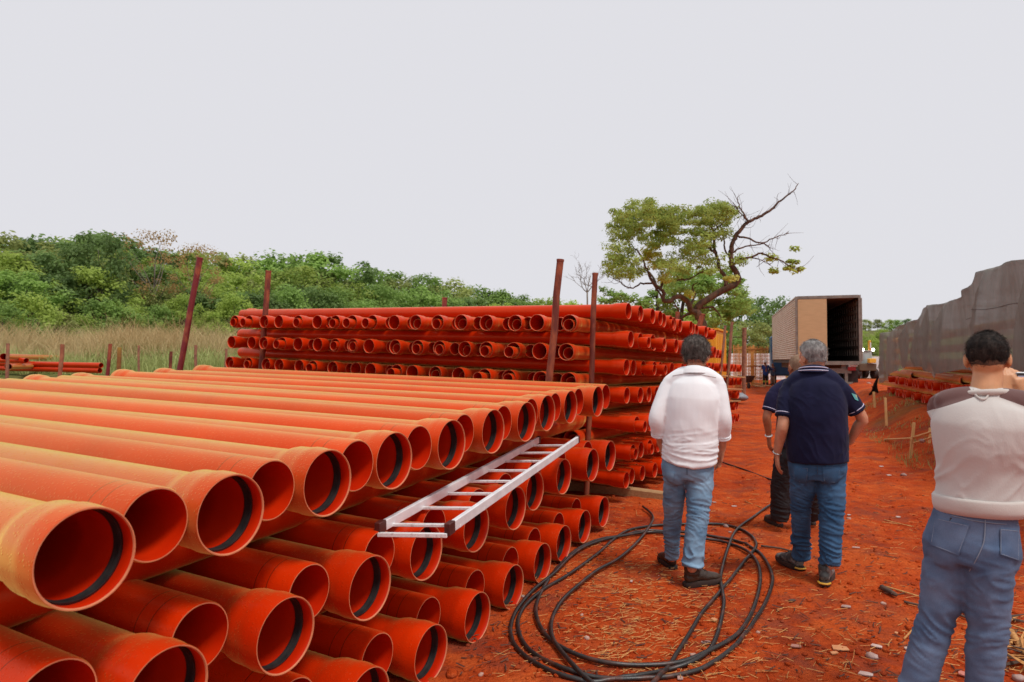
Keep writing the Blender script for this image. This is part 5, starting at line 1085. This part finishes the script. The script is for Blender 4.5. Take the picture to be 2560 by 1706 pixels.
# ---------------- person in navy polo and jeans
pL, pR = onground(1993, 1424), onground(2062, 1462)
Pp = build_person(dict(label='grey-haired person in navy polo shirt and blue jeans, nearest of the two polo shirts', k=1.14, hs=1.03, yaw=R(14), pitch=R(-8), neckw=.066, skin=SK1, arm=1.05,
    J=dict(head=(2031, 893, 5.03), neck=(2034, 934, 4.98), shL=(1974, 970, 5.06), shR=(2096, 966, 4.94), elL=(1957, 1064, 4.98), elR=(2156, 1046, 4.93), wrL=(1942, 1136, 5.06), wrR=(2124, 1106, 5.02), hpL=(2010, 1168, 5.0), hpR=(2076, 1168, 4.98), knL=(2003, 1272, 5.1), knR=(2080, 1280, 4.93), anL=(2003, 1391, 5.25), anR=(2073, 1412, 4.9), waist=(2044, 1120, 5.0), crotch=(2043, 1208, 5.0), hem=(2044, 1153, 4.99)),
    handL=((.10, .10, -1), (.95, .1, .1), (.15, 1, .1), .42), handR=((-.75, .5, -.45), (-.5, .0, .8), (0, 1, 0), .5),
    hair=(hairmat('silver_hair', (.15, .14, .135), (.34, .325, .31)), (.006, .012), hl(.075, -.072, .05), 5, 6000, .011),
    tro=dict(m=JEAN2, w=(.165, .170, .176, .165), d=(.125, .130, .132, .118), leg=(.1,), legL=(.098, .092, .068, .067, .066), legR=(.104, .100, .086, .077, .070), amp=.014, seed=11.),
    top=dict(name='polo_shirt', m=NAVY, w=(.182, .186, .186, .184, .178, .15, .075), d=(.155, .162, .160, .150, .135, .11, .075), sleeve=.80, sr=[.074, .074, .068, .062], zones=[(1.0, .12, .5), (1.3, .12, .35)], amp=.008, fx=5, fz=7, tilt=5, seed=21., cup=.016, collar=(NAVY, STRIPE), cuff=(NAVY, .005), cuff2=STRIPE, trap=.022)))
shoe(Pp['par'], pL, R(-12), SNK, SOLE, .0, 0, 1.05, YSOLE); shoe(Pp['par'], pR+Vector((0, 0, .0)), R(30), SNK, SOLE, .0, R(-10) if False else 0, 1.08, YSOLE)
patch(Pp['tb'], [(2056, 1168), (2100, 1166), (2096, 1206), (2060, 1208)], 'back_pocket', JEAN2, Pp['par'], .006, stitch=SEAMW); patch(Pp['tb'], [(1985, 1168), (2020, 1170), (2018, 1206), (1990, 1203)], 'back_pocket', JEAN2, Pp['par'], .006, stitch=SEAMW); seam(Pp['tb'], [(2043, 1165), (2044, 1185), (2043, 1203)], SEAMD, Pp['par'])
w = Pp['J']['wrL']; t = (w-Pp['J']['elL']).normalized(); MB().tube(ring(w-t*.012, t, .030, .026, (0, 1, 0)), .006, 8).build('watch', mat('watch_metal', (.55, .54, .52), .3, metal=.8), Pp['par'], angle=180)
bq = [(2128, 983), (2141, 988), (2146, 1003), (2137, 999)]; patch(Pp['ub'], bq, 'sleeve_badge', mat('badge', (.55, .30, .05), .7, (.08, .30, .30), 14, contrast=(.45, .55)), Pp['par'], .004, 6)

# ---------------- person behind, navy polo and black trousers
kL, kR = onground(1945, 1316), onground(2028, 1312)
Kp = build_person(dict(label='bald person in navy polo and black trousers, half hidden by the grey-haired one', k=1.05, hs=1.04, yaw=R(5), pitch=R(-6), neckw=.060, skin=SK2, arm=1.0,
    J=dict(head=(1995, 918, 6.45), neck=(1992, 955, 6.4), shL=(1936, 982, 6.4), shR=(2042, 980, 6.4), elL=(1917, 1042, 6.38), elR=(2062, 1050, 6.4), wrL=(1922, 1094, 6.44), wrR=(2050, 1100, 6.45), hpL=(1966, 1135, 6.4), hpR=(2016, 1135, 6.4), knL=(1953, 1218, 6.46), knR=(2026, 1216, 6.5), anL=(1948, 1301, 6.5), anR=(2030, 1294, 6.62), waist=(1991, 1095, 6.4), crotch=(1991, 1160, 6.4), hem=(1990, 1119, 6.39)),
    handL=((.12, .15, -1), (.95, 0, .1), (0, 1, 0), .6), handR=((-.1, .15, -1), (-.95, 0, .1), (0, 1, 0), .6),
    hair=(hairmat('shaved_hair', (.20, .12, .075), (.26, .17, .11)), (.0015, .002), hl(.075, -.06, .05), 8, 300, .003),
    tro=dict(m=BLACKT, w=(.155, .160, .168, .16), d=(.115, .12, .122, .115), leg=(.100, .100, .092, .090, .082), amp=.012, seed=31.),
    top=dict(name='polo_shirt', m=NAVY2, w=(.17, .172, .172, .172, .172, .145, .07), d=(.14, .142, .14, .135, .125, .1, .07), sleeve=.78, sr=[.070, .070, .064, .058], zones=[(1.0, .12, .5)], amp=.007, fx=5, fz=7, tilt=5, seed=41., cup=.014, collar=(NAVY2, STRIPE), cuff=(NAVY2, .005), cuff2=STRIPE, trap=.02)))
shoe(Kp['par'], kL, R(-6), mat('brown_shoe', (.06, .035, .025), .7, (.10, .06, .04), 9), SOLE, 0, 0, 1.0); shoe(Kp['par'], kR, R(6), MATS['brown_shoe'], SOLE, 0, 0, 1.0)
w = Kp['J']['wrL']; t = (w-Kp['J']['elL']).normalized(); MB().tube(ring(w-t*.02, t, .031, .027, (0, 1, 0)), .008, 8).build('wrist_band', WHT, Kp['par'], angle=180)

# ---------------- person filming with a phone, right edge
Gp = build_person(dict(label='person in cream and brown sweater and jeans holding up a phone at right edge', k=.90, hs=.885, yaw=R(-33), pitch=R(-3), neckw=.055, skin=SK3, arm=.85, vox=.0055,
    J=dict(head=(2468, 894, 2.79), neck=(2464, 988, 2.74), shL=(2362, 1006, 2.82), shR=(2574, 1013, 2.66), elL=(2408, 1076, 3.05), elR=(2588, 1090, 2.88), wrL=(2506, 990, 3.08), wrR=(2570, 1000, 3.06), hpL=(2388, 1362, 2.80), hpR=(2470, 1372, 2.70), knL=(2340, 1548, 2.80), knR=(2468, 1556, 2.70), anL=(2262, 1818, 2.80), anR=(2450, 1850, 2.70), waist=(2440, 1235, 2.75), crotch=(2421, 1432, 2.75), hem=(2446, 1268, 2.745)),
    handL=((.25, .1, .96), (.3, .95, 0), (.85, -.1, -.3), .55), handR=((-.2, .1, .96), (-.3, .95, 0), (-.85, -.1, -.3), .55),
    hair=(hairmat('black_short_hair', (.008, .006, .005), (.040, .030, .025)), (.0022, .008), (lambda x, y: -.040+.115*max(0, min(1, (y+.03)/.1))+.03*(abs(x) > .06)*(y > -.03)), 13, 9000, .008),
    tro=dict(m=JEAN3, w=(.138, .160, .188, .172), d=(.100, .116, .130, .12), leg=(.094, .086, .069, .064, .062), amp=.010, seed=51.),
    top=dict(name='sweater', m=SWEAT, w=(.170, .166, .172, .190, .206, .184, .075), d=(.132, .130, .130, .135, .132, .105, .07), sleeve=1.9, sr=[.072, .068, .058, .054, .052, .048, .042], zones=[(1.12, .08, .7), (1.2, .15, .2)], amp=.008, fx=1.6, fz=9, tilt=-2.6, seed=61., trap=.0)))
for x, q in ((0, 'anL'), (1, 'anR')):
    p = Gp['J'][q]; shoe(Gp['par'], (p.x, p.y-.01, gz1(p.x, p.y)), R(-5+12*x), SNK, SOLE, 0, 0, 1.03)
nb, fw, lat = Gp['J']['neck'], Gp['fw'], Gp['lat']
MB().tube(ring(nb+fw*.012+Vector((0, 0, .004)), (0, .15, 1), .078, .074, lat), .013, 10).build('neck_rib', RIBK, Gp['par'], angle=180)
he = Gp['J']['hem']; hw = MB(); Pq = [he+Vector((0, 0, -.022)), he+Vector((0, 0, .0)), he+Vector((0, 0, .035)), he+Vector((0, 0, .045))]; hw.tube(Pq, [.152, .158, .160, .154], 32, True, lat, [.118, .124, .126, .121]); hw.build('hem_rib', RIBK, Gp['par'], angle=180)
patch(Gp['tb'], [(2338, 1294), (2424, 1314), (2397, 1390), (2326, 1362)], 'back_pocket', JEAN3, Gp['par'], .005, 11, SEAMW); patch(Gp['tb'], [(2500, 1322), (2546, 1326), (2546, 1402), (2500, 1386)], 'back_pocket', JEAN3, Gp['par'], .005, 9, SEAMW)
seam(Gp['tb'], [(2463, 1300), (2462, 1330), (2458, 1360), (2440, 1400), (2424, 1428)], SEAMW, Gp['par']); seam(Gp['tb'], [(2330, 1272), (2380, 1290), (2440, 1303), (2500, 1310), (2545, 1312)], SEAMW, Gp['par'])
cd = seam(Gp['ub'], [(2434, 975), (2440, 990), (2452, 999), (2462, 999), (2470, 990), (2476, 978)], RIBK, Gp['par'], .0035, 'cord', .006)
hair(Gp['par'], Gp['h'], Gp['M'], .885, mat('faded_stubble', (.085, .042, .024), .8, (.17, .08, .042), 60), (.0016, .0016), (lambda x, y: -.082+.12*max(0, min(1, (y+.03)/.1))+.02*(abs(x) > .06)*(y > -.03)), 14, 2500, .004, 'stubble', Gp['sk'])
# phones
PH = mat('phone_body', (.02, .02, .022), .3, spec=.6); 
def scr(m, n, l, b, mp):
    tc = n.new('ShaderNodeTexCoord'); s = n.new('ShaderNodeSeparateXYZ'); l.new(tc.outputs['Object'], s.inputs[0]); t = n.new('ShaderNodeTexNoise'); t.inputs['Scale'].default_value = 22; l.new(tc.outputs['Object'], t.inputs[0])
    a = n.new('ShaderNodeMath'); a.operation = 'MULTIPLY_ADD'; a.inputs[1].default_value = .06; l.new(t.outputs[0], a.inputs[0]); l.new(s.outputs[2], a.inputs[2])
    r = n.new('ShaderNodeValToRGB'); e = r.color_ramp.elements; r.color_ramp.interpolation = 'EASE'; e[0].position = .02; e[0].color = (.02, .015, .02, 1); e[1].position = .05; e[1].color = (.24, .21, .26, 1); l.new(a.outputs[0], r.inputs[0]); l.new(r.outputs[0], b.inputs['Emission Color']); b.inputs['Emission Strength'].default_value = .8
SCR = mat('phone_screen', (.02, .02, .02), .15, extra=scr)
pc = at(2564, 976, 3.07); phn = thing('phone', 'dark phone with lit screen held up at the right edge', 'phone', tuple(pc))
PM = Matrix.Rotation(R(-8), 3, 'Z'); MB().box(pc, (.079, .009, .163), PM, .004).build('case', mat('phone_rim', (.35, .35, .36), .3, metal=.7), phn, angle=30); MB().box(pc+PM @ Vector((0, -.0052, 0)), (.072, .002, .155), PM).build('bezel', PH, phn, smooth=False); MB().box(pc+PM @ Vector((0, -.0067, -.004)), (.067, .001, .138), PM).build('screen', SCR, phn, smooth=False)
MB().box(pc+PM @ Vector((-.005, -.0076, .052)), (.03, .0006, .006), PM).build('red_bar', mat('red_bar', (.5, .01, .05), .4), phn, smooth=False)
pb = project(Gp['tb'], 2382, 1306, .006)
if pb is not None: tag(MB().box(pb+ray(2382, 1306).normalized()*.006+Vector((.01, 0, -.042)), (.056, .004, .11), Matrix.Rotation(R(-35), 3, 'Z') @ Matrix.Rotation(R(12), 3, 'Y'), .0015).build('phone', PH, origin=tuple(pb), angle=30), 'black phone poking out of the left back jeans pocket', 'phone')

# ---------------- far workers
def far_person(label, px, ytop, ybot, d, jac, tro, helm, arm):
    c = at(px, ybot, d); sc = (at(px, ytop, d).z-c.z)/1.8; f = Vector((c.x, c.y, gz1(c.x, c.y))); par = thing('person', label, 'person', tuple(f), 'people in the yard')
    X = lambda x, y, z: f+Vector((x*sc, y*sc, z*sc)); mb = MB(); M, h = head_frame(X(0, 0, 1.62), R(-60), 0, sc*1.0); head(mb, X(0, 0, 1.62), M, h, sc); mb.limb([X(0, 0, 1.58), X(0, 0, 1.40)], [.06*sc]*2)
    mb.limb([X(0, 0, .9), X(0, 0, 1.2), X(0, 0, 1.4)], [.13*sc, .14*sc, .13*sc])
    for s_ in (-1, 1):
        e = X(s_*.25+arm*.12, .1, 1.18); w = X(s_*.22+arm*.45, .25, 1.15 if arm else .9); mb.limb([X(s_*.17, 0, 1.4), e, w], [.05*sc, .04*sc, .03*sc]); hand(mb, w, (arm+.01, .3, -.2), (0, 0, -1), (0, 1, 0), sc, .5); mb.limb([X(s_*.09, 0, .9), X(s_*.1, .02, .5), X(s_*.11, 0, .1)], [.07*sc, .05*sc, .035*sc])
    link('body', shift(fuse(mb, .014, 2), par['o']), SK4, par, angle=180); mb = MB(); mb.limb([X(0, 0, .82), X(0, 0, 1.1), X(0, 0, 1.32), X(0, 0, 1.45)], [.19*sc, .19*sc, .21*sc, .10*sc], [.14*sc, .13*sc, .13*sc, .08*sc], (1, 0, 0))
    for s_ in (-1, 1): mb.limb([X(s_*.19, 0, 1.4), X(s_*.25+arm*.12, .1, 1.18), X(s_*.22+arm*.42, .24, 1.15 if arm else .95)], [.075*sc, .07*sc, .055*sc])
    link('jacket', shift(fuse(mb, .016, 3, wrinkles([(1.1, .3, .4)], .012)), par['o']), jac, par, angle=180); mb = MB(); mb.limb([X(0, 0, 1.0), X(0, 0, .85)], [.16*sc, .165*sc], [.12*sc, .125*sc], (1, 0, 0))
    for s_ in (-1, 1): mb.limb([X(s_*.085, 0, .88), X(s_*.1, .02, .5), X(s_*.115, 0, .14)], [.10*sc, .085*sc, .075*sc])
    link('trousers', shift(fuse(mb, .016, 3, wrinkles([(.4, .3, .4)], .012)), par['o']), tro, par, angle=180)
    for s_ in (-1, 1): shoe(par, X(s_*.115, -.03, 0), R(s_*12), SOLE, SOLE, .0, 0, sc)
    if helm:
        for s_ in (-1, 1):
            for z in (.36, .30): MB().tube([X(s_*.113, 0, z), X(s_*.114, 0, z-.045)], .094*sc, 16, False).build('reflective_band', mat('reflective', (.45, .50, .06), .5), par)
        V = []; n = 20
        for z, r in ((-.02, 1.55), (.0, 1.35), (.06, 1.3), (.12, 1.05), (.16, .6), (.175, .05)):
            for i in range(n): a = 2*math.pi*i/n; V.append(h(math.cos(a)*.085*r, -.005+math.sin(a)*.105*r, .05+z))
        MB().add(V, [(j*n+i, j*n+(i+1) % n, (j+1)*n+(i+1) % n, (j+1)*n+i) for j in range(5) for i in range(n)]).build('helmet', WHT, par, angle=180)
far_person('worker in white helmet and blue jacket beside the truck cab', 1914, 895, 959, 44, mat('blue_jacket', (.012, .06, .26), .8), BLACKT, True, 1)
far_person('dim person in dark clothes standing against the truck cab', 1932, 902, 958, 45.5, mat('dull_blue_shirt', (.05, .08, .13), .8), mat('khaki_trouser', (.30, .20, .13), .8), False, 0)

# ================================================================== debris on the ground
STRAW = mat('straw', (.40, .15, .035), .8, (.60, .31, .10), 60, coord='Object'); rng = np.random.default_rng(77)
def gnd_v(px, py):
    p = np.array([tuple(gnd(a, b)) for a, b in zip(px, py)]); return p[:, 0], p[:, 1]
def straw(name, label, n, area, m, lr, wr, seed, dens=None):
    rng = np.random.default_rng(seed); V = []; F = []; pp = []
    while len(pp) < n:
        px, py = rng.uniform(*area[:2]), rng.uniform(*area[2:])
        if dens is None or rng.random() < dens(px, py): pp.append((px, py))
    pp = np.array(pp); X, Y = gnd_v(pp[:, 0], pp[:, 1]); Z = gz(X, Y)
    for x, y, z in zip(X, Y, Z):
        a = rng.random()*6.283 if rng.random() < .45 else rng.normal()*.5+.3; l = rng.uniform(*lr)*(1 if rng.random() < .8 else 1.8); w = rng.uniform(*wr); dx, dy = math.cos(a), math.sin(a); z += .004+.012*rng.random(); tz_ = rng.normal()*.10; b = rng.normal()*.15
        o = len(V)
        for t in (-.5, 0, .5):
            cx, cy = x+dx*l*t-dy*l*b*(.25-t*t), y+dy*l*t+dx*l*b*(.25-t*t); zz = z+tz_*l*t
            V += [(cx-dy*w, cy+dx*w, zz), (cx+dy*w, cy-dx*w, zz), (cx, cy, zz+w*1.1)]
        for s in (0, 3): F += [(o+s, o+s+3, o+s+5, o+s+2), (o+s+2, o+s+5, o+s+4, o+s+1)]
    me = bpy.data.meshes.new(name); me.from_pydata(V, [], F); return tag(link(name, me, m, smooth=False), label, 'straw', kind='stuff')
straw('straw', 'loose straw bits strewn inside the hose loops', 1100, (1240, 1980, 1190, 1706), STRAW, (.015, .08), (.001, .0024), 1, lambda x, y: .08+.92*math.exp(-((x-1590)/170)**2-((y-1545)/110)**2)+.5*math.exp(-((x-1480)/90)**2-((y-1370)/90)**2)+.4*math.exp(-((x-1700)/150)**2-((y-1430)/60)**2))
straw('straw', 'scattered straw and twig bits over the open path', 1300, (1500, 2560, 1000, 1706), STRAW, (.015, .09), (.0009, .0024), 2, lambda x, y: .25+.7*math.exp(-((x-2480)/140)**2-((y-1600)/130)**2))
straw('straw', 'dark twig and bark crumbs over the red path', 1500, (1150, 2560, 1000, 1706), mat('dark_twig', (.07, .02, .012), .9, (.12, .04, .02), 30), (.01, .06), (.0015, .005), 3)
_LM = {}
def lump(c, r, seed, sq=.6):
    key = (int(seed) % 24, sq)
    if key not in _LM:
        m = MB().ell((0, 0, 0), (1, .8, sq), None, 8, 6); v = np.array(m.v); v = v*(1+.38*fbm(v*1.1+key[0]*3.7, 2))[:, None]; a = key[0]*2.1; M = np.array([[math.cos(a), -math.sin(a), 0], [math.sin(a), math.cos(a), 0], [0, 0, 1]]); _LM[key] = (v @ M.T, m.f)
    v, f = _LM[key]; return v*r+np.array(c), f
mc = MB(); mp_ = MB(); NC = 2800
px, py = rng.uniform(1150, 2560, NC), 1000+706*rng.random(NC)**.8; X, Y = gnd_v(px, py); Z = gz(X, Y)
for i in range(NC):
    r = (.004+.013*rng.random()**3)*(1+.06*Y[i]); v, f = lump((X[i], Y[i], Z[i]+r*.2), r, i); (mc if rng.random() < .988 else mp_).add(v, f)
tag(mc.build('soil_crumbs', SOIL, angle=180), 'small red soil crumbs over the path', 'soil', kind='stuff'); tag(mp_.build('pebbles', mat('pale_pebble', (.40, .20, .14), .8, (.55, .40, .34), 20), angle=180), 'small pale pebbles over the path', 'pebbles', kind='stuff')
PAPER = mat('dirty_paper', (.46, .30, .25), .8, (.60, .46, .41), 12); TILE = mat('broken_tile', (.50, .20, .08), .8, (.58, .27, .12), 15); STONE = mat('pale_stone', (.32, .17, .13), .8, (.46, .34, .31), 12, bump=.4); BARKP = mat('bark_piece', (.06, .035, .025), .9, (.13, .07, .045), 12, bump=.5)
def flat_piece(px, py, w, l, rot, m, label, cat, th=.006, tilt=.12, name=None):
    p = onground(px, py); M = Matrix.Rotation(rot, 3, 'Z') @ Matrix.Rotation(tilt, 3, 'X'); pts = [(-.5, -.45), (-.1, -.52), (.5, -.35), (.46, .3), (.1, .5), (-.42, .42)]; V = []
    for z in (0, th): V += [M @ Vector(((x*l+.06*l*math.sin(px+k))*.58, y*w*.58, z+.002+th))+p for k, (x, y) in enumerate(pts)]
    n = 6; F = [tuple(range(n))[::-1], tuple(range(n, 2*n))]+[(i, (i+1) % n, (i+1) % n+n, i+n) for i in range(n)]
    return tag(MB().add(V, F).build(name or cat.replace(' ', '_'), m, origin=tuple(p), smooth=False), label, cat)
def stick(pts, r, m, label, cat='stick', lift=.006, name=None, seg=7):
    P = [onground(*p) for p in pts]; P = [Vector((p.x, p.y, p.z+r+lift)) for p in P]; C = cat_rom(P, 4); rr = np.linspace(r, r*.7, len(C)); return tag(MB().tube(C, rr, seg).build(name or cat.replace(' ', '_'), m, origin=tuple(P[0]), angle=180), label, cat)
for a in [(1765, 1611, .045, .09, .2, PAPER, 'white paper scrap inside the hose loops near the crossing strands', 'paper scrap'), (1578, 1457, .03, .06, 1.2, PAPER, 'small pale paper scrap left of the brown boot', 'paper scrap'), (2140, 1372, .03, .11, -.25, PAPER, 'long pale paper strip right of the grey-haired person', 'paper scrap'), (2100, 1625, .09, .16, -.2, TILE, 'orange tile shard lying in the open path', 'tile shard'), (2085, 1637, .04, .07, .3, TILE, 'small dark orange shard below the tile shard', 'tile shard'), (1785, 1553, .06, .06, .5, TILE, 'orange crumb of tile beside the crossing hose strands', 'tile shard'), (2240, 1587, .03, .05, .7, TILE, 'small orange chip left of the filming person', 'tile shard'), (2408, 1690, .08, .10, .9, mat('pink_card', (.50, .16, .12), .7), 'pink card corner between the filming person legs', 'card'), (2192, 1620, .05, .09, -.7, PAPER, 'pale flake near the left foot of filming person', 'paper scrap'),
          (2270, 1625, .035, .09, .1, PAPER, 'thin pale flake touching the jeans of the filming person', 'paper scrap'), (1825, 1333, .03, .06, .1, STONE, 'small grey flake behind the white-shirted person', 'stone'), (1835, 1268, .05, .10, .1, PAPER, 'pinkish paper scrap behind the white-shirted person to the right', 'paper scrap'), (1785, 1258, .06, .08, .1, STONE, 'pale stone beside the right knee of white-shirted person', 'stone'), (2122, 1290, .04, .07, .4, PAPER, 'white scrap right of the grey-haired person at knee height', 'paper scrap'), (2245, 1295, .06, .09, .1, PAPER, 'white scrap upon the path left of the filming person', 'paper scrap'), (2203, 1168, .08, .12, .1, PAPER, 'flat white scrap on the middle of the path', 'paper scrap'), (2222, 1190, .08, .12, .2, PAPER, 'second flat white scrap nearer on the path', 'paper scrap'),
          (1980, 1505, .04, .09, .4, BARKP, 'dark bark flake on the path below the sneakers', 'bark piece'), (2115, 1520, .05, .10, -.3, STONE, 'grey smudge of paper on the path', 'paper scrap'), (1990, 1620, .05, .09, -.3, mat('grey_pink_flake', (.36, .16, .12), .8), 'greyish flat flake in the lower path', 'flake'), (2165, 1690, .06, .12, -.5, PAPER, 'pale wood flake at the lower edge of the path', 'flake'), (1700, 1700, .05, .05, 0, STONE, 'pale lump by the lower hose strands', 'stone')]: flat_piece(*a)
for px, py, r, lab in [(2259, 1190, .07, 'rounded pale stone on the right side of path'), (2306, 1105, .09, 'white lump of plaster beside the wooden pegs'), (2172, 961, .16, 'white stone below the black cloth'), (1392, 1692, .03, 'clod of red soil inside the lower left hose loops'), (1307, 1494, .03, 'small white stone at the foot of the low stack'), (1815, 1318, .05, 'dark clod beside the hose crossing behind white-shirted person'), (2050, 1660, .04, 'dark red clod in the lower path'), (2180, 1645, .05, 'dark clod near a pale flake in lower path'), (1130, 1690, .06, 'muddy lump under the bottom row of the low stack'), (2545, 1700, .05, 'pale pebble stone at the lower right corner')]:
    r *= .62; p = onground(px, py); v, f = lump(p+Vector((0, 0, r*.3)), r, px % 17); m = STONE if 'white' in lab or 'pale' in lab else SOIL; tag(MB().add(v, f).build('stone' if m is STONE else 'soil_clod', m, origin=tuple(p), angle=180), lab, 'stone' if m is STONE else 'clod')
PEG = mat('new_wood_peg', (.58, .34, .12), .8, (.66, .42, .18), 10)
for x1, y1, x0, y0, w, lab in [(2184, 980, 2187, 1009, .05, 'farthest wooden peg standing at the path edge'), (2213, 995, 2216, 1052, .045, 'second wooden peg standing upright at the path edge'), (2285, 1057, 2274, 1146, .045, 'nearest wooden peg leaning slightly at the path edge'), (2325, 1070, 2323, 1092, .035, 'small wooden peg on the bank right of nearest one')]:
    b = onground(x0, y0); t = at(x1, y1, b.y); o = bar(MB(), b-Vector((0, 0, .1)), t, w, w*.6, (0, 1, 0)).build('wooden_peg', PEG, origin=tuple(b), smooth=False); tag(o, lab, 'peg', 'pegs along the path')
for pts, r, m, lab in [([(2212, 1103), (2275, 1100)], .02, PEG, 'short pale plank lying left of the nearest peg'), ([(2285, 1098), (2345, 1080)], .02, PEG, 'pale lath lying on the bank behind the nearest peg'), ([(2285, 1112), (2350, 1092)], .018, PEG, 'second pale lath on the bank nearer the camera'), ([(2210, 1303), (2280, 1320)], .006, STRAW, 'thin pale stick on the path left of the filming person'), ([(2205, 1308), (2270, 1316), (2285, 1319)], .004, STRAW, 'thinner pale stick beside the thin one'), ([(2215, 1472), (2260, 1485), (2310, 1500)], .007, STRAW, 'long straw stick behind the left jeans leg'), ([(2205, 1478), (2240, 1497)], .020, BARKP, 'dark curled bark piece behind the left jeans leg'), ([(2260, 1510), (2330, 1525), (2420, 1540)], .008, BARKP, 'long dark stick passing behind both jeans legs'), ([(2384, 1538), (2420, 1552)], .010, BARKP, 'short dark stick between the jeans legs'), ([(2402, 1478), (2392, 1530)], .018, STRAW, 'pale split bone-like stick between the jeans legs'),
                        ([(1903, 1370), (1950, 1376), (1980, 1384)], .010, BARKP, 'dark red stick lying left of the grey-haired person'), ([(1862, 1256), (1905, 1272)], .005, STRAW, 'thin pale stick behind the white-shirted person'), ([(1440, 1246), (1470, 1262)], .010, STRAW, 'pale wood sliver near the bottom row pipe end'), ([(2260, 1603), (2290, 1570), (2300, 1555)], .006, STRAW, 'split straw stalk leaning by the left jeans leg'), ([(1950, 1155), (2000, 1170)], .006, BARKP, 'dark twig on the path in the distance'), ([(2480, 1548), (2560, 1562)], .012, BARKP, 'dark stick right of the jeans legs'), ([(2525, 1590), (2560, 1640), (2600, 1690)], .022, STRAW, 'thick dry palm rib at the right edge'), ([(2500, 1640), (2540, 1610), (2590, 1600)], .012, STRAW, 'dry stalk crossing the palm rib'), ([(2515, 1565), (2545, 1545)], .008, STRAW, 'short dry stalk above the palm rib')]: stick(pts, r, m, lab)
for i in range(26):                                             # dry palm leaflets at the right edge
    px, py = 2560+rng.normal()*35, 1625+rng.normal()*45; p = onground(px, py); a = rng.random()*3; l = .10+.12*rng.random(); d = Vector((math.cos(a), math.sin(a), .1*rng.normal())); sd_ = Vector((-d.y, d.x, 0)); q = p+Vector((0, 0, .015+.04*rng.random())); w = .008+.010*rng.random()
    V = [q-d*l, q-d*l*.2+sd_*w+Vector((0, 0, .008)), q+d*l+Vector((0, 0, .01)), q-d*l*.2-sd_*w+Vector((0, 0, .008)), q-d*l*.2-Vector((0, 0, .004))]
    tag(MB().add(V, [(0, 4, 1), (1, 4, 2), (2, 4, 3), (3, 4, 0)]).build('dry_leaf', STRAW if i % 4 else BARKP, origin=tuple(q)), f'dry palm leaflet, {nth(i)} of the litter heap at the right edge', 'dry leaf', 'dry leaflets at the right edge')
for i, (px, py) in enumerate([(1885, 965), (1900, 968), (1915, 966), (1893, 960)]): stick([(px-12, py), (px+14, py+2)], .05, WOOD, f'wood offcut, {nth(i)} of the pile below the orange pickets', 'offcut', name='wood_offcut')
q = at(1845, 992, 25.5); v, f = lump(q, .45, 5, .35); tag(MB().add(v, f).build('grey_sack', mat('grey_plastic', (.20, .22, .25), .5, (.30, .31, .34), 6), origin=tuple(q), angle=180), 'crumpled grey plastic sheet at the foot of the tall brown post', 'plastic sheet')
